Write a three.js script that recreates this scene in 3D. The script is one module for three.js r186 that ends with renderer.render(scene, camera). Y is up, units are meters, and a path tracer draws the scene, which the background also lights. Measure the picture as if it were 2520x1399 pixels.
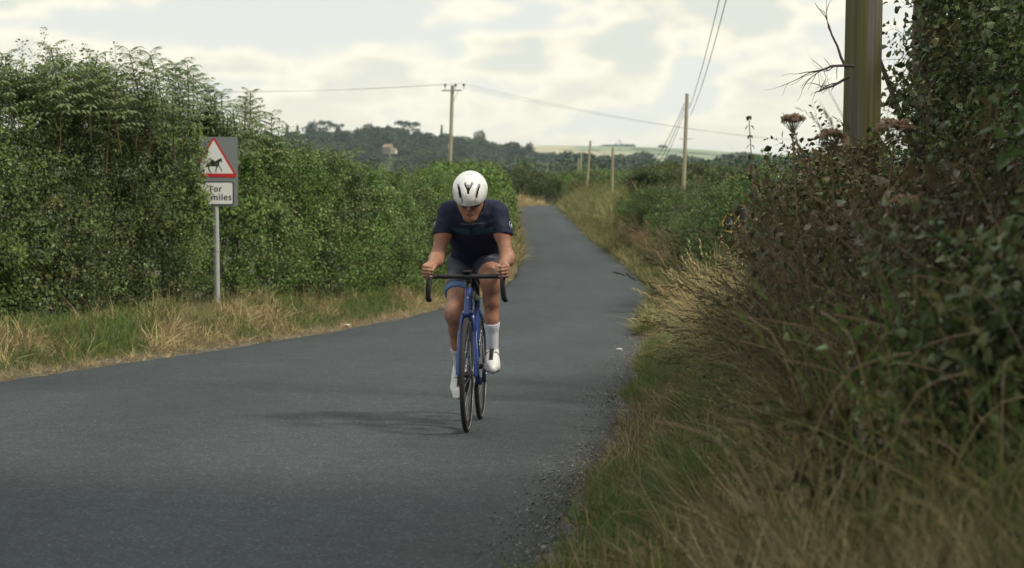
import * as THREE from 'three';
import { mergeGeometries } from 'three/addons/utils/BufferGeometryUtils.js';
import { RoundedBoxGeometry } from 'three/addons/geometries/RoundedBoxGeometry.js';
import { TextGeometry } from 'three/addons/geometries/TextGeometry.js';
import { FontLoader } from 'three/addons/loaders/FontLoader.js';

// ---------------------------------------------------------------- camera, sky, sun, exposure
const EYE = 1.536;
const scene = new THREE.Scene();
const camera = new THREE.PerspectiveCamera(15.93, 1024 / 568, 0.1, 20000);
camera.position.set(0, EYE, 0);
camera.rotation.set(-0.0519, 0, 0);
camera.focus = 13.4;
camera.userData.fStop = 4.6;
const renderer = new THREE.WebGLRenderer({ antialias: true });
renderer.toneMapping = THREE.LinearToneMapping;
renderer.toneMappingExposure = 1.22;
renderer.shadowMap.enabled = true;

const SUN = { azimuth: 0.48, elevation: 0.80 };           // azimuth from straight right towards the camera side
const sunDir = new THREE.Vector3(Math.cos(SUN.azimuth) * Math.cos(SUN.elevation), Math.sin(SUN.elevation), Math.sin(SUN.azimuth) * Math.cos(SUN.elevation));
const sun = new THREE.DirectionalLight(new THREE.Color(1, 0.91, 0.75), 2.6);
sun.position.copy(sunDir).multiplyScalar(60).add(new THREE.Vector3(0, 0, -18));
sun.target.position.set(0, 0, -18);
sun.castShadow = true;
sun.shadow.radius = 17;
sun.shadow.mapSize.set(4096, 4096);
Object.assign(sun.shadow.camera, { left: -45, right: 45, top: 45, bottom: -45, near: 1, far: 160 });
scene.add(sun, sun.target);

// ---------------------------------------------------------------- numbers
function rng(seed) { let s = seed | 0; return () => { s = (s + 0x6d2b79f5) | 0; let t = Math.imul(s ^ (s >>> 15), 1 | s); t = (t + Math.imul(t ^ (t >>> 7), 61 | t)) ^ t; return ((t ^ (t >>> 14)) >>> 0) / 4294967296; }; }
const { clamp, lerp, smoothstep } = THREE.MathUtils;
const hash = (x, y, z) => { let h = (Math.imul(x, 374761393) + Math.imul(y, 668265263) + Math.imul(z, 2147483647 - 1274126177)) | 0; h = Math.imul(h ^ (h >>> 13), 1274126177); return ((h ^ (h >>> 16)) >>> 0) / 4294967296; };
function vnoise(x, y, z) {
  const i = Math.floor(x), j = Math.floor(y), k = Math.floor(z); let a = x - i, b = y - j, c = z - k;
  a = a * a * (3 - 2 * a); b = b * b * (3 - 2 * b); c = c * c * (3 - 2 * c);
  const l = (p, q, t) => p + (q - p) * t;
  return l(l(l(hash(i, j, k), hash(i + 1, j, k), a), l(hash(i, j + 1, k), hash(i + 1, j + 1, k), a), b),
    l(l(hash(i, j, k + 1), hash(i + 1, j, k + 1), a), l(hash(i, j + 1, k + 1), hash(i + 1, j + 1, k + 1), a), b), c);
}
function fbm(x, y, z, n = 4) { let s = 0, a = 0.5, t = 0; for (let i = 0; i < n; i++) { s += a * vnoise(x, y, z); t += a; a *= 0.5; x = x * 2.03 + 7.1; y = y * 2.03 + 3.3; z = z * 2.03 + 1.7; } return s / t; }
function curve(table) {                                   // smooth interpolation through [at, value] pairs
  const X = table.map((p) => p[0]), Y = table.map((p) => p[1]), n = X.length, m = new Array(n).fill(0);
  for (let i = 1; i < n - 1; i++) { const a = (Y[i] - Y[i - 1]) / (X[i] - X[i - 1]), b = (Y[i + 1] - Y[i]) / (X[i + 1] - X[i]); m[i] = a * b > 0 ? 2 * a * b / (a + b) : 0; }
  m[0] = (Y[1] - Y[0]) / (X[1] - X[0]); m[n - 1] = (Y[n - 1] - Y[n - 2]) / (X[n - 1] - X[n - 2]);
  return (x) => {
    if (x <= X[0]) return Y[0]; if (x >= X[n - 1]) return Y[n - 1];
    let i = 0; while (x > X[i + 1]) i++;
    const h = X[i + 1] - X[i], t = (x - X[i]) / h, t2 = t * t, t3 = t2 * t;
    return (2 * t3 - 3 * t2 + 1) * Y[i] + (t3 - 2 * t2 + t) * h * m[i] + (-2 * t3 + 3 * t2) * Y[i + 1] + (t3 - t2) * h * m[i + 1];
  };
}
const F = 5000, at = (px, py, d) => new THREE.Vector3((px - 1260) / F * d, EYE + (440 - py) / F * d, -d);   // layout helper: a direction seen on the survey sheet and a distance

// ---------------------------------------------------------------- sky: hazy summer sky with broken cloud
{
  const W = 4096, H = 2048, data = new Float32Array(W * H * 4);
  for (let r = 0; r < H; r++) {
    const el = ((r + 0.5) / H - 0.5) * Math.PI, y = Math.sin(el), ch = Math.cos(el), up = Math.max(0, y);
    const g = Math.pow(1 - up, 3.0);
    const clear = [lerp(0.42, 0.96, g), lerp(0.55, 0.955, g), lerp(0.74, 0.84, g)];
    const fade = smoothstep(y, 0.015, 0.07);
    for (let c = 0; c < W; c++) {
      const az = ((c + 0.5) / W - 0.5) * 2 * Math.PI, o = (r * W + c) * 4;
      if (y < -0.02) { data[o] = 0.30; data[o + 1] = 0.31; data[o + 2] = 0.26; data[o + 3] = 1; continue; }
      const x = Math.cos(az) * ch, z = Math.sin(az) * ch, k = 1 / (up + 0.2);
      const u = x * k * 5.2, v = z * k * 5.2;
      const big = fbm(u * 0.42 + 11.3, 4.2, v * 0.42 + 2.2, 3), det = fbm(u + 3.1, 9.7, v + 5.2, 5), puff = fbm(x * 34, y * 52 + 2, z * 34, 5);
      let dens = big * 0.28 + det * 0.38 + puff * 0.34;
      const cover = smoothstep(dens, 0.40, 0.5), shade = smoothstep(dens, 0.52, 0.585) * lerp(0.15, 1, fade);
      const warm = [1.03, 0.985, 0.80], grey = [0.62, 0.69, 0.68];
      const rim = smoothstep(dens, 0.43, 0.49) * (1 - smoothstep(dens, 0.5, 0.53)) * 0.06;
      for (let i = 0; i < 3; i++) {
        let q = lerp(clear[i], warm[i], cover * 0.85);
        q = lerp(q, grey[i], shade * 0.52) + rim;
        data[o + i] = q * 0.83;
      }
      data[o + 3] = 1;
    }
  }
  const t = new THREE.DataTexture(data, W, H, THREE.RGBAFormat, THREE.FloatType);
  t.mapping = THREE.EquirectangularReflectionMapping; t.magFilter = THREE.LinearFilter; t.minFilter = THREE.LinearFilter; t.colorSpace = THREE.LinearSRGBColorSpace; t.needsUpdate = true;
  scene.background = t; scene.environment = t;
}
scene.fog = new THREE.FogExp2(new THREE.Color(0.76, 0.90, 1.0), 0.000065);

// ---------------------------------------------------------------- object helpers
const taken = new Map();
function numbered(name) { const n = taken.get(name) ?? 0; taken.set(name, n + 1); return n ? name + '_' + String(n).padStart(3, '0') : name; }
function tag(o, label, category, group, kind) { if (label) o.userData.label = label; if (category) o.userData.category = category; if (group) o.userData.group = group; if (kind) o.userData.kind = kind; return o; }
function shadow(m) { m.castShadow = true; m.receiveShadow = true; return m; }
function part(name, geo, mat, parent) { const m = shadow(new THREE.Mesh(Array.isArray(geo) ? merge(geo) : geo, mat)); m.name = name; parent.add(m); return m; }
function single(name, geo, mat, label, category, group) { const m = part(numbered(name), geo, mat, scene); return tag(m, label, category, group); }
function thing(name, pos, label, category, group) { const g = new THREE.Group(); g.name = numbered(name); if (pos) g.position.copy(pos); scene.add(g); return tag(g, label, category, group); }
function sub(name, parent) { const g = new THREE.Group(); g.name = name; parent.add(g); return g; }
function structure(name, geo, mat) { const m = part(numbered(name), geo, mat, scene); m.userData.kind = 'structure'; return m; }
function copyOf(root, label, group) { const c = root.clone(); c.name = numbered(root.name.replace(/_\d{3}$/, '')); c.userData = { ...root.userData }; if (label) c.userData.label = label; if (group) c.userData.group = group; scene.add(c); return c; }
function merge(list) {
  const flat = list.map((g) => { const q = g.index ? g.toNonIndexed() : g; for (const k of Object.keys(q.attributes)) if (!['position', 'normal', 'uv'].includes(k)) q.deleteAttribute(k); if (!q.attributes.uv) q.setAttribute('uv', new THREE.BufferAttribute(new Float32Array(q.attributes.position.count * 2), 2)); return q; });
  return mergeGeometries(flat);
}
const V = (x, y, z) => new THREE.Vector3(x, y, z);
const lin = (r, g, b) => new THREE.Color().setRGB(r, g, b);
function mat(color, roughness = 0.8, more = {}) { return new THREE.MeshPhysicalMaterial({ color: color.isColor ? color : new THREE.Color(color), roughness, ...more }); }
const UPV = V(0, 1, 0);
function rod(a, b, r0, r1 = r0, seg = 12) {               // a tapered round bar from a to b
  const d = b.clone().sub(a), g = new THREE.CylinderGeometry(r1, r0, d.length(), seg, 1);
  g.applyQuaternion(new THREE.Quaternion().setFromUnitVectors(UPV, d.clone().normalize()));
  return g.translate((a.x + b.x) / 2, (a.y + b.y) / 2, (a.z + b.z) / 2);
}
const pipe = (pts, r, seg = 24, rs = 10) => new THREE.TubeGeometry(new THREE.CatmullRomCurve3(pts), seg, r, rs, false);
function ball(p, r, sx = 1, sy = 1, sz = 1) { return new THREE.SphereGeometry(r, 16, 12).scale(sx, sy, sz).translate(p.x, p.y, p.z); }
function box(w, h, d, x, y, z, r = 0) { return (r ? new RoundedBoxGeometry(w, h, d, 3, r) : new THREE.BoxGeometry(w, h, d)).translate(x, y, z); }
function texture(W, H, paint, repeat, srgb = true) {
  const data = new Uint8Array(W * H * 4);
  for (let y = 0; y < H; y++) for (let x = 0; x < W; x++) { const c = paint(x, y), o = (y * W + x) * 4; for (let i = 0; i < 3; i++) data[o + i] = clamp(c[i], 0, 255); data[o + 3] = 255; }
  const t = new THREE.DataTexture(data, W, H); t.magFilter = THREE.LinearFilter; t.minFilter = THREE.LinearFilter; t.wrapS = t.wrapT = THREE.RepeatWrapping;
  if (srgb) t.colorSpace = THREE.SRGBColorSpace; if (repeat) t.repeat.set(...repeat); t.needsUpdate = true; return t;
}

// ---------------------------------------------------------------- lie of the land (d = distance ahead of the camera, world z = -d)
const eyeAbove = curve([[-120, 0.75], [0, 1.1], [6.8, 1.32], [12.3, 1.536], [17.5, 1.72], [28, 2.05], [36, 2.27], [52, 2.63], [61, 2.64], [80, 2.53], [128, 2.05], [150, 2.03], [175, 2.5], [230, 4.2], [400, 9], [1000, 12], [9000, 12]]);
const roadL = curve([[-120, -24], [-20, -10.5], [0, -7.6], [10, -5.9], [17.5, -4.42], [28, -2.32], [36, -1.22], [44, -0.55], [51.6, -0.1], [58, 0.13], [80, 0.22], [128, 0.10], [142, 0.3], [150, 0.8], [175, 3.5], [200, 9], [240, 22]]);
const roadR = curve([[-120, -9], [-20, -2.6], [0, -0.6], [6.8, 0.04], [10.2, 0.42], [16.5, 0.92], [27.8, 1.81], [40, 2.82], [52, 3.42], [61, 3.5], [80, 3.36], [128, 3.25], [150, 3.7], [175, 6.8], [200, 12.5], [240, 26]]);
const baseY = (d) => EYE - eyeAbove(d);
function roadY(x, d) { const l = roadL(d), r = roadR(d), t = clamp((x - l) / (r - l), 0, 1); return baseY(d) - 0.028 + 0.035 * (1 - (2 * t - 1) ** 2); }
function groundY(x, d) {
  const b = baseY(d), l = roadL(d) - x, r = x - roadR(d);
  if (d > 230) return b;
  const bump = (fbm(x * 0.8, 1, d * 0.8, 3) - 0.5) * 0.16;
  if (l > 0) return b - 0.03 + smoothstep(l, 0.02, 1.5) * 0.30 + bump * smoothstep(l, 0.1, 0.8) - 0.25 * smoothstep(l, 4, 12);
  if (r > 0) { const k = 1 - smoothstep(d, 26, 48); return b - 0.03 + lerp(0.13, 0.30, k) * smoothstep(r, 0.05, 1.1) + k * 0.28 * smoothstep(r, 0.7, 2.4) + bump * smoothstep(r, 0.12, 0.9) - 0.5 * smoothstep(r, 5, 14); }
  return b - 0.085;
}

// ground: one sheet to the horizon
{
  const xs = [], ds = [];
  for (let x = -9; x <= 9.001; x += 0.16) xs.push(x);
  for (let x = 9.6, s = 0.6; x < 9000; s *= 1.17, x += s) { xs.push(x); xs.unshift(-x); }
  for (let d = -8; d < 62; d += 0.32) ds.push(d);
  for (let d = 62.4, s = 0.6; d < 9000; s *= 1.05, d += s) ds.push(d);
  for (let d = -9, s = 1; d > -400; s *= 1.2, d -= s) ds.unshift(d);
  const pos = [], col = [], uv = [], idx = [], nx = xs.length;
  for (const d of ds) for (const x of xs) {
    pos.push(x, groundY(x, d), -d); uv.push(x / 3, d / 3);
    const n = fbm(x * 0.5, 3, d * 0.5, 4), m = fbm(x * 2.2, 8, d * 2.2, 3), r = x - roadR(d), l = roadL(d) - x;
    let c = [lerp(0.10, 0.17, n), lerp(0.10, 0.14, n), lerp(0.045, 0.075, n)];
    if (d < 250 && ((r > -0.5 && r < 0.45 + m * 0.3) || (l > -0.5 && l < 0.1 + m * 0.25))) c = [0.15 + 0.08 * m, 0.13 + 0.07 * m, 0.10 + 0.05 * m];   // bare grit and dust by the tarmac
    if (d > 250) c = [lerp(0.09, 0.2, n), lerp(0.12, 0.19, n), 0.06];
    col.push(...c);
  }
  for (let j = 0; j < ds.length - 1; j++) for (let i = 0; i < nx - 1; i++) { const a = j * nx + i, b = a + 1, c = a + nx, e = c + 1; idx.push(a, b, c, b, e, c); }
  const g = new THREE.BufferGeometry();
  g.setAttribute('position', new THREE.Float32BufferAttribute(pos, 3)); g.setAttribute('color', new THREE.Float32BufferAttribute(col, 3)); g.setAttribute('uv', new THREE.Float32BufferAttribute(uv, 2)); g.setIndex(idx); g.computeVertexNormals();
  const speck = texture(512, 512, (x, y) => { const n = 150 + 90 * fbm(x * 0.06, 2, y * 0.06, 3) + 40 * (hash(x, y, 5) - 0.5); return [n, n, n]; });
  structure('ground', g, mat(lin(1, 1, 1), 1, { vertexColors: true, map: speck }));
}

// road: worn tarmac
const asphalt = texture(2048, 2048, (x, y) => {
  const h = hash(x, y, 1), h2 = hash(x >> 1, y >> 1, 2), h3 = hash((x / 5) | 0, (y / 5) | 0, 9), n = vnoise(x * 0.02, 5, y * 0.02);
  let v = 150 + 30 * (h - 0.5) + 46 * (h2 - 0.5) + 16 * (n - 0.5) + 26 * (h3 - 0.5); if (h3 > 0.965) v += 62; if (h3 < 0.03) v -= 48; if (h2 > 0.995) v += 80;
  return [v * 0.975, v, v * 1.005];
});
const asphaltBump = texture(1024, 1024, (x, y) => { const v = 128 + 110 * (hash(x, y, 7) - 0.5) + 90 * (hash(x >> 1, y >> 1, 3) - 0.5); return [v, v, v]; }, null, false);
{
  const ds = []; for (let d = -60; d < 64; d += 0.3) ds.push(d); for (let d = 64; d <= 238; d += 1.2) ds.push(d);
  const N = 34, pos = [], uv = [], col = [], idx = [];
  ds.forEach((d) => {
    const l = roadL(d) + (fbm(d * 1.4, 2.2, 0.3, 3) - 0.5) * 0.14, r = roadR(d) + (fbm(d * 1.7, 7.2, 0.3, 4) - 0.5) * 0.34 - 0.02;
    for (let i = -1; i <= N + 1; i++) {
      const t = clamp(i / N, 0, 1), x = lerp(l, r, t), skirt = i < 0 || i > N;
      pos.push(x, roadY(x, d) + (skirt ? -0.12 : 0) - (t > 0.97 || t < 0.02 ? 0.012 : 0) + (fbm(x * 0.5, 4, d * 0.5, 2) - 0.5) * 0.02, -d); uv.push(x / 4.6, d / 4.6);
      const n = fbm(x * 0.9, 6, d * 0.42, 4), p = fbm(x * 2.6 + 9, 1.5, d * 1.1, 4), wheel = Math.exp(-(((t - 0.3) / 0.09) ** 2)) + Math.exp(-(((t - 0.72) / 0.09) ** 2));
      const st = fbm(x * 5.5, 2.5, d * 0.55 + 3, 3), k = 0.95 + 0.5 * (n - 0.5) + 0.16 * (p - 0.5) + 0.16 * (st - 0.5) + 0.07 * wheel, dust = smoothstep(t + (p - 0.5) * 0.10, 0.93, 1.0) * 0.55;
      col.push(lerp(k, 1.5, dust), lerp(k, 1.32, dust), lerp(k * 1.02, 1.12, dust));
    }
  });
  const w = N + 3; for (let j = 0; j < ds.length - 1; j++) for (let i = 0; i < w - 1; i++) { const a = j * w + i, b = a + 1, c = a + w, e = c + 1; idx.push(a, b, c, b, e, c); }
  const g = new THREE.BufferGeometry();
  g.setAttribute('position', new THREE.Float32BufferAttribute(pos, 3)); g.setAttribute('uv', new THREE.Float32BufferAttribute(uv, 2)); g.setAttribute('color', new THREE.Float32BufferAttribute(col, 3)); g.setIndex(idx); g.computeVertexNormals();
  const b = asphaltBump.clone(); b.repeat.set(2, 2);
  const road = structure('road', g, mat(lin(0.162, 0.188, 0.206), 0.82, { vertexColors: true, map: asphalt, bumpMap: b, bumpScale: 0.004, specularIntensity: 0.6 }));
  // tar-sealed seams across the tarmac
  const seam = mat(lin(0.022, 0.024, 0.027), 0.55);
  const seams = [[[-3.2, 19.6], [-1.6, 20.4], [-0.2, 19.9], [0.9, 19.2]], [[-0.9, 27], [0.2, 29], [0.9, 28.2], [1.6, 27.4]], [[-1.4, 33], [0.6, 41], [1.3, 52]]];
  seams.forEach((pts, s) => {
    const c = new THREE.CatmullRomCurve3(pts.map(([x, d]) => V(x, 0, -d))), n = 160, p = [], ix = [];
    for (let i = 0; i <= n; i++) {
      const q = c.getPoint(i / n), t = c.getTangent(i / n), wv = 0.003 + 0.007 * vnoise(i * 0.3, s, 4), j = (vnoise(i * 0.35, s, 1) - 0.5) * 0.14, sx = -t.z, sz = t.x;
      for (const e of [-1, 1]) { const x = q.x + sx * (j + e * wv), z = q.z + sz * (j + e * wv); p.push(x, roadY(x, -z) + 0.012 + (fbm(x * 0.5, 4, -z * 0.5, 2) - 0.5) * 0.02, z); }
      if (i) { const a = i * 2 - 2; ix.push(a, a + 1, a + 2, a + 1, a + 3, a + 2); }
    }
    const sg = new THREE.BufferGeometry(); sg.setAttribute('position', new THREE.Float32BufferAttribute(p, 3)); sg.setIndex(ix); sg.computeVertexNormals(); sg.setAttribute('uv', new THREE.Float32BufferAttribute(new Float32Array(p.length / 3 * 2), 2));
    part('tar_seam', sg, seam, road);
  });
}
// ---------------------------------------------------------------- plant parts
function leafInto(P, base, dir, nrm, len, wid, fold = 0.25, droop = 0.15) {      // one leaf blade of four faces, folded along its midrib
  const side = new THREE.Vector3().crossVectors(dir, nrm).normalize(), n = new THREE.Vector3().crossVectors(side, dir).normalize();
  const mid = base.clone().addScaledVector(dir, len * 0.42), tip = base.clone().addScaledVector(dir, len).addScaledVector(n, -len * droop);
  const l = mid.clone().addScaledVector(side, wid / 2).addScaledVector(n, wid * fold), r = mid.clone().addScaledVector(side, -wid / 2).addScaledVector(n, wid * fold);
  const q = base.clone().addScaledVector(dir, len * 0.8).addScaledVector(n, -len * droop * 0.5), l2 = q.clone().addScaledVector(side, wid * 0.3).addScaledVector(n, wid * fold * 0.5), r2 = q.clone().addScaledVector(side, -wid * 0.3).addScaledVector(n, wid * fold * 0.5);
  for (const [a, b, c] of [[base, l, mid], [base, mid, r], [l, l2, mid], [mid, l2, q], [mid, q, r2], [mid, r2, r], [l2, tip, q], [q, tip, r2]]) P.push(a.x, a.y, a.z, b.x, b.y, b.z, c.x, c.y, c.z);
}
function geoOf(P, groups) {
  const g = new THREE.BufferGeometry(); g.setAttribute('position', new THREE.Float32BufferAttribute(P, 3)); g.computeVertexNormals();
  g.setAttribute('uv', new THREE.Float32BufferAttribute(new Float32Array(P.length / 3 * 2), 2));
  if (groups) { let s = 0; groups.forEach((n, i) => { g.addGroup(s, n, i); s += n; }); }
  return g;
}
const rv = (R) => V(R() * 2 - 1, R() * 2 - 1, R() * 2 - 1);
function twigInto(P, a, b, r) { const d = b.clone().sub(a).normalize(), s = new THREE.Vector3().crossVectors(d, V(0.3, 0.2, 0.9)).normalize().multiplyScalar(r), t = new THREE.Vector3().crossVectors(d, s).normalize().multiplyScalar(r); const c = [s, t.clone().sub(s).multiplyScalar(0.7), t.clone().add(s).multiplyScalar(-0.7)]; for (let i = 0; i < 3; i++) { const p = c[i], q = c[(i + 1) % 3]; P.push(a.x + p.x, a.y + p.y, a.z + p.z, a.x + q.x, a.y + q.y, a.z + q.z, b.x, b.y, b.z); } }
function spray(seed, n, len, leaf, wid, spread = 0.8) {   // a leafy twig along +y: dull leaves, glossy leaves and the twig itself
  const R = rng(seed), A = [], B = [], C = [];
  twigInto(C, V(0, 0, 0), V(0, len, 0), 0.003);
  for (let i = 0; i < n; i++) {
    const y = len * (0.12 + 0.88 * (i / (n - 1))), a = i * 2.4 + R(), dir = V(Math.cos(a) * spread, 0.35 + 0.5 * R() - 0.4 * (1 - i / n), Math.sin(a) * spread).normalize();
    const L = leaf * (0.7 + 0.6 * R()), st = V(0, y, 0), bs = st.clone().addScaledVector(dir, L * (0.35 + 0.9 * R()));
    twigInto(C, st, bs, 0.0014);
    leafInto(R() < 0.62 ? A : B, bs, dir, V(0, 1, 0).addScaledVector(rv(R), 0.55), L, wid * (0.75 + 0.5 * R()) * L / leaf, 0.1 + 0.25 * R(), 0.05 + 0.3 * R());
  }
  return geoOf([...A, ...B, ...C], [A.length / 3, B.length / 3, C.length / 3]);
}
const leafDull = mat(lin(1.3, 1.25, 1.15), 0.95, { transmission: 0.38, thickness: 0, specularIntensity: 0.5 });
const leafGloss = mat(lin(1.3, 1.25, 1.15), 0.42, { specularIntensity: 0.9 });
const twigMat = mat(lin(0.11, 0.08, 0.05), 0.9), barkMat = mat(lin(0.10, 0.08, 0.06), 0.95), deadMat = mat(lin(0.055, 0.045, 0.04), 0.95);
const leafSet = [leafDull, leafGloss, twigMat];
function instances(name, geo, material, list, parent, kind = 'stuff') {
  const m = shadow(new THREE.InstancedMesh(geo, material, list.length)), M = new THREE.Matrix4();
  list.forEach((e, i) => { m.setMatrixAt(i, M.compose(e.p, e.q, e.s.isVector3 ? e.s : V(e.s, e.s, e.s))); if (e.c) m.setColorAt(i, e.c); });
  m.name = parent === scene ? numbered(name) : name; if (kind) m.userData.kind = kind; parent.add(m); return m;
}
const turnTo = (dir, R) => { const q = new THREE.Quaternion().setFromUnitVectors(UPV, dir.normalize()); return q.multiply(new THREE.Quaternion().setFromAxisAngle(UPV, R() * 6.283)); };
const GREENS = { hazel: [[0.075, 0.122, 0.032], [0.115, 0.17, 0.045], [0.05, 0.095, 0.028], [0.095, 0.125, 0.038]], thorn: [[0.055, 0.092, 0.028], [0.088, 0.132, 0.038], [0.042, 0.074, 0.025], [0.10, 0.105, 0.042]], fresh: [[0.085, 0.158, 0.035], [0.115, 0.19, 0.048], [0.07, 0.13, 0.035]], dark: [[0.040, 0.062, 0.020], [0.06, 0.085, 0.026], [0.075, 0.075, 0.03], [0.035, 0.05, 0.02]], brown: [[0.075, 0.055, 0.03], [0.05, 0.043, 0.024], [0.10, 0.075, 0.045], [0.045, 0.05, 0.022]], bronze: [[0.12, 0.105, 0.045], [0.15, 0.12, 0.055], [0.09, 0.10, 0.035]] };
function tint(pal, R, k = 1) { const a = pal[Math.floor(R() * pal.length)], b = pal[Math.floor(R() * pal.length)], t = R(), v = k * (0.75 + 0.5 * R()); return lin(lerp(a[0], b[0], t) * v, lerp(a[1], b[1], t) * v, lerp(a[2], b[2], t) * v); }
const hazelSprays = [spray(11, 13, 0.24, 0.062, 0.050), spray(12, 12, 0.22, 0.055, 0.042), spray(13, 14, 0.26, 0.048, 0.034)];
const thornSprays = [spray(21, 18, 0.22, 0.036, 0.026), spray(22, 16, 0.20, 0.042, 0.028), spray(23, 18, 0.25, 0.034, 0.026)];
const farSprays = [spray(31, 12, 0.42, 0.12, 0.095), spray(32, 12, 0.40, 0.105, 0.08)];
// A hedge: leafy twigs through the outer half metre of a rounded, lumpy bank of growth that follows a line.
function bank(o) {
  const { pts, seed, dens, lump = 0.5, thick = 0.4, sprays, pals, weight = [0.6, 0.25, 0.15], scale = 1, lumpScale = 0.9, parent, raggedTop = 0.3, low = 0 } = o, R = rng(seed);
  const seg = []; let total = 0;
  for (let i = 0; i < pts.length - 1; i++) { const a = pts[i], b = pts[i + 1], L = Math.hypot(b[0] - a[0], b[1] - a[1]); seg.push([a, b, L, total]); total += L; }
  const height = pts.reduce((s, p) => s + p[3], 0) / pts.length, n = Math.round(total * (height + pts[0][2] * 0.6) * dens), lists = sprays.map(() => []);
  for (let i = 0; i < n; i++) {
    const s = R() * total, [a, b, L, s0] = seg.find((e) => s <= e[3] + e[2]) ?? seg[seg.length - 1], t = (s - s0) / L;
    const fx = lerp(a[0], b[0], t), fd = lerp(a[1], b[1], t), w = lerp(a[2], b[2], t), h0 = lerp(a[3], b[3], t), side = o.side;      // front line; side: where the growth lies, as seen walking the line
    const ux = (b[0] - a[0]) / L, ud = (b[1] - a[1]) / L, nx = side * -ud, nd = side * ux;      // into the growth
    const pick = R(); let th = pick < weight[0] ? Math.asin(Math.pow(R() * 0.95, 1 / 0.62)) : pick < weight[0] + weight[1] ? 1.1 + R() * 0.95 : 2.05 + R() * 1.1;
    const ct = Math.cos(th), st = Math.max(0.0, Math.sin(th)), lat = Math.sign(ct) * Math.sqrt(Math.abs(ct)), hy = Math.pow(st, 0.62);
    const h = h0 * (1 + raggedTop * (fbm(fx * 0.7, 2, fd * 0.7 + seed, 3) - 0.5));
    const lp = (fbm(fx * lumpScale + seed, hy * h * lumpScale * 1.2, fd * lumpScale, 3) - 0.5) * 2 * lump;
    const inward = R() < (o.sprigs ?? 0.05) ? -0.28 * R() : thick * R() * R() + (R() < 0.12 ? R() * 0.4 : 0);
    const gap = smoothstep(0.47 - fbm(fx * 1.9 + 3, hy * h * 2.1 + seed, fd * 1.9, 3), 0, 0.14), inw = inward + gap * (o.gaps ?? 0.3);
    let rl = (lat * (w / 2 + lp * 0.8) - Math.sign(ct) * inw * Math.abs(ct)), yy = hy * (h + lp * 0.5) - inw * st;
    if (yy < 0.06) yy = 0.06 + R() * 0.3;
    let shoot = false; if (hy > 0.9 && R() < (o.topShoots ?? 0)) { shoot = true; const k = fbm(fx * 3.1, 7, fd * 3.1, 2); yy += R() * 0.42 * Math.max(0, k - 0.3) * 2; }
    const x = fx + nx * (w / 2 - rl), d = fd + nd * (w / 2 - rl);
    const dir = shoot ? V(0, 1, 0).addScaledVector(rv(R), 0.35) : V(-nx * lat * 0.8, 0.35 + st * 0.5, nd * lat * 0.8).addScaledVector(rv(R), 0.75);
    const sp = fbm(fx * 0.45 + 5, hy * 1.3, fd * 0.45 + seed * 0.37, 3), pi = clamp(Math.floor((sp - 0.28) / 0.44 * pals.length + (R() - 0.5) * 0.7), 0, pals.length - 1);
    const half = sprays.length >> 1, kind = half && R() < 0.8 ? (fbm(fx * 0.7 + 31, hy * 1.6, fd * 0.7, 2) > 0.5 ? Math.floor(R() * half) : half + Math.floor(R() * (sprays.length - half))) : Math.floor(R() * sprays.length);
    lists[kind].push({ p: V(x, groundY(x, d) - 0.02 + yy, -d), q: turnTo(dir, R), s: scale * (0.7 + 0.6 * R()), c: tint(pals[pi], R) });
  }
  lists.forEach((l, i) => l.length && instances('foliage', sprays[i], leafSet, l, parent));
  // stems inside
  const P = [], B = rng(seed + 1);
  for (let i = 0; i < total * 5; i++) {
    const s = B() * total, [a, b, L, s0] = seg.find((e) => s <= e[3] + e[2]) ?? seg[seg.length - 1], t = (s - s0) / L, w = lerp(a[2], b[2], t), h = lerp(a[3], b[3], t) * (0.5 + 0.4 * B());
    const ux = (b[0] - a[0]) / L, ud = (b[1] - a[1]) / L, off = w * (0.25 + 0.5 * B()), x = lerp(a[0], b[0], t) - o.side * ud * off, d = lerp(a[1], b[1], t) + o.side * ux * off;
    let p = V(x, groundY(x, d) - 0.1, -d), r = 0.012 + 0.022 * B();
    for (let k = 0; k < 4; k++) { const q = p.clone().add(V((B() - 0.5) * 0.3, h / 4, (B() - 0.5) * 0.3)); P.push(rod(p, q, r, r * 0.75, 5)); p = q; r *= 0.75; }
  }
  if (P.length) { const m = part('stems', P, barkMat, parent); m.userData.kind = 'stuff'; }
  return parent;
}
// left of the road
const hedgeA = thing('hedge', null, 'tall leafy hazel hedge at left, growing over the edge of the horse sign', 'hedge');
bank({ pts: [[-10.5, 13.5, 2.0, 2.5], [-7.0, 19.5, 2.0, 2.5], [-5.75, 22.6, 2.0, 2.65], [-5.0, 25.0, 1.9, 3.15], [-4.40, 26.7, 1.5, 3.0]], side: 1, seed: 101, dens: 270, lump: 0.75, lumpScale: 0.65, gaps: 0.5, sprigs: 0.08, sprays: [...hazelSprays, ...thornSprays], pals: [GREENS.thorn, GREENS.hazel, GREENS.hazel, GREENS.fresh], parent: hedgeA, topShoots: 0.16, raggedTop: 0.5 });
const hedgeB = thing('hedge', null, 'long clipped hedge running along the left side of the road behind the sign', 'hedge');
bank({ pts: [[-4.75, 27.6, 1.9, 2.8], [-3.35, 30.6, 2.0, 2.3], [-2.25, 36, 2.0, 1.95], [-1.45, 44, 2.0, 2.1], [-0.95, 52, 2.0, 2.2], [-0.75, 62, 2.0, 2.3]], side: 1, seed: 102, dens: 190, lump: 0.65, lumpScale: 0.6, gaps: 0.45, sprigs: 0.07, topShoots: 0.1, sprays: thornSprays, pals: [GREENS.thorn, GREENS.hazel, GREENS.fresh, GREENS.hazel], parent: hedgeB, scale: 1.15, raggedTop: 0.22 });
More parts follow.
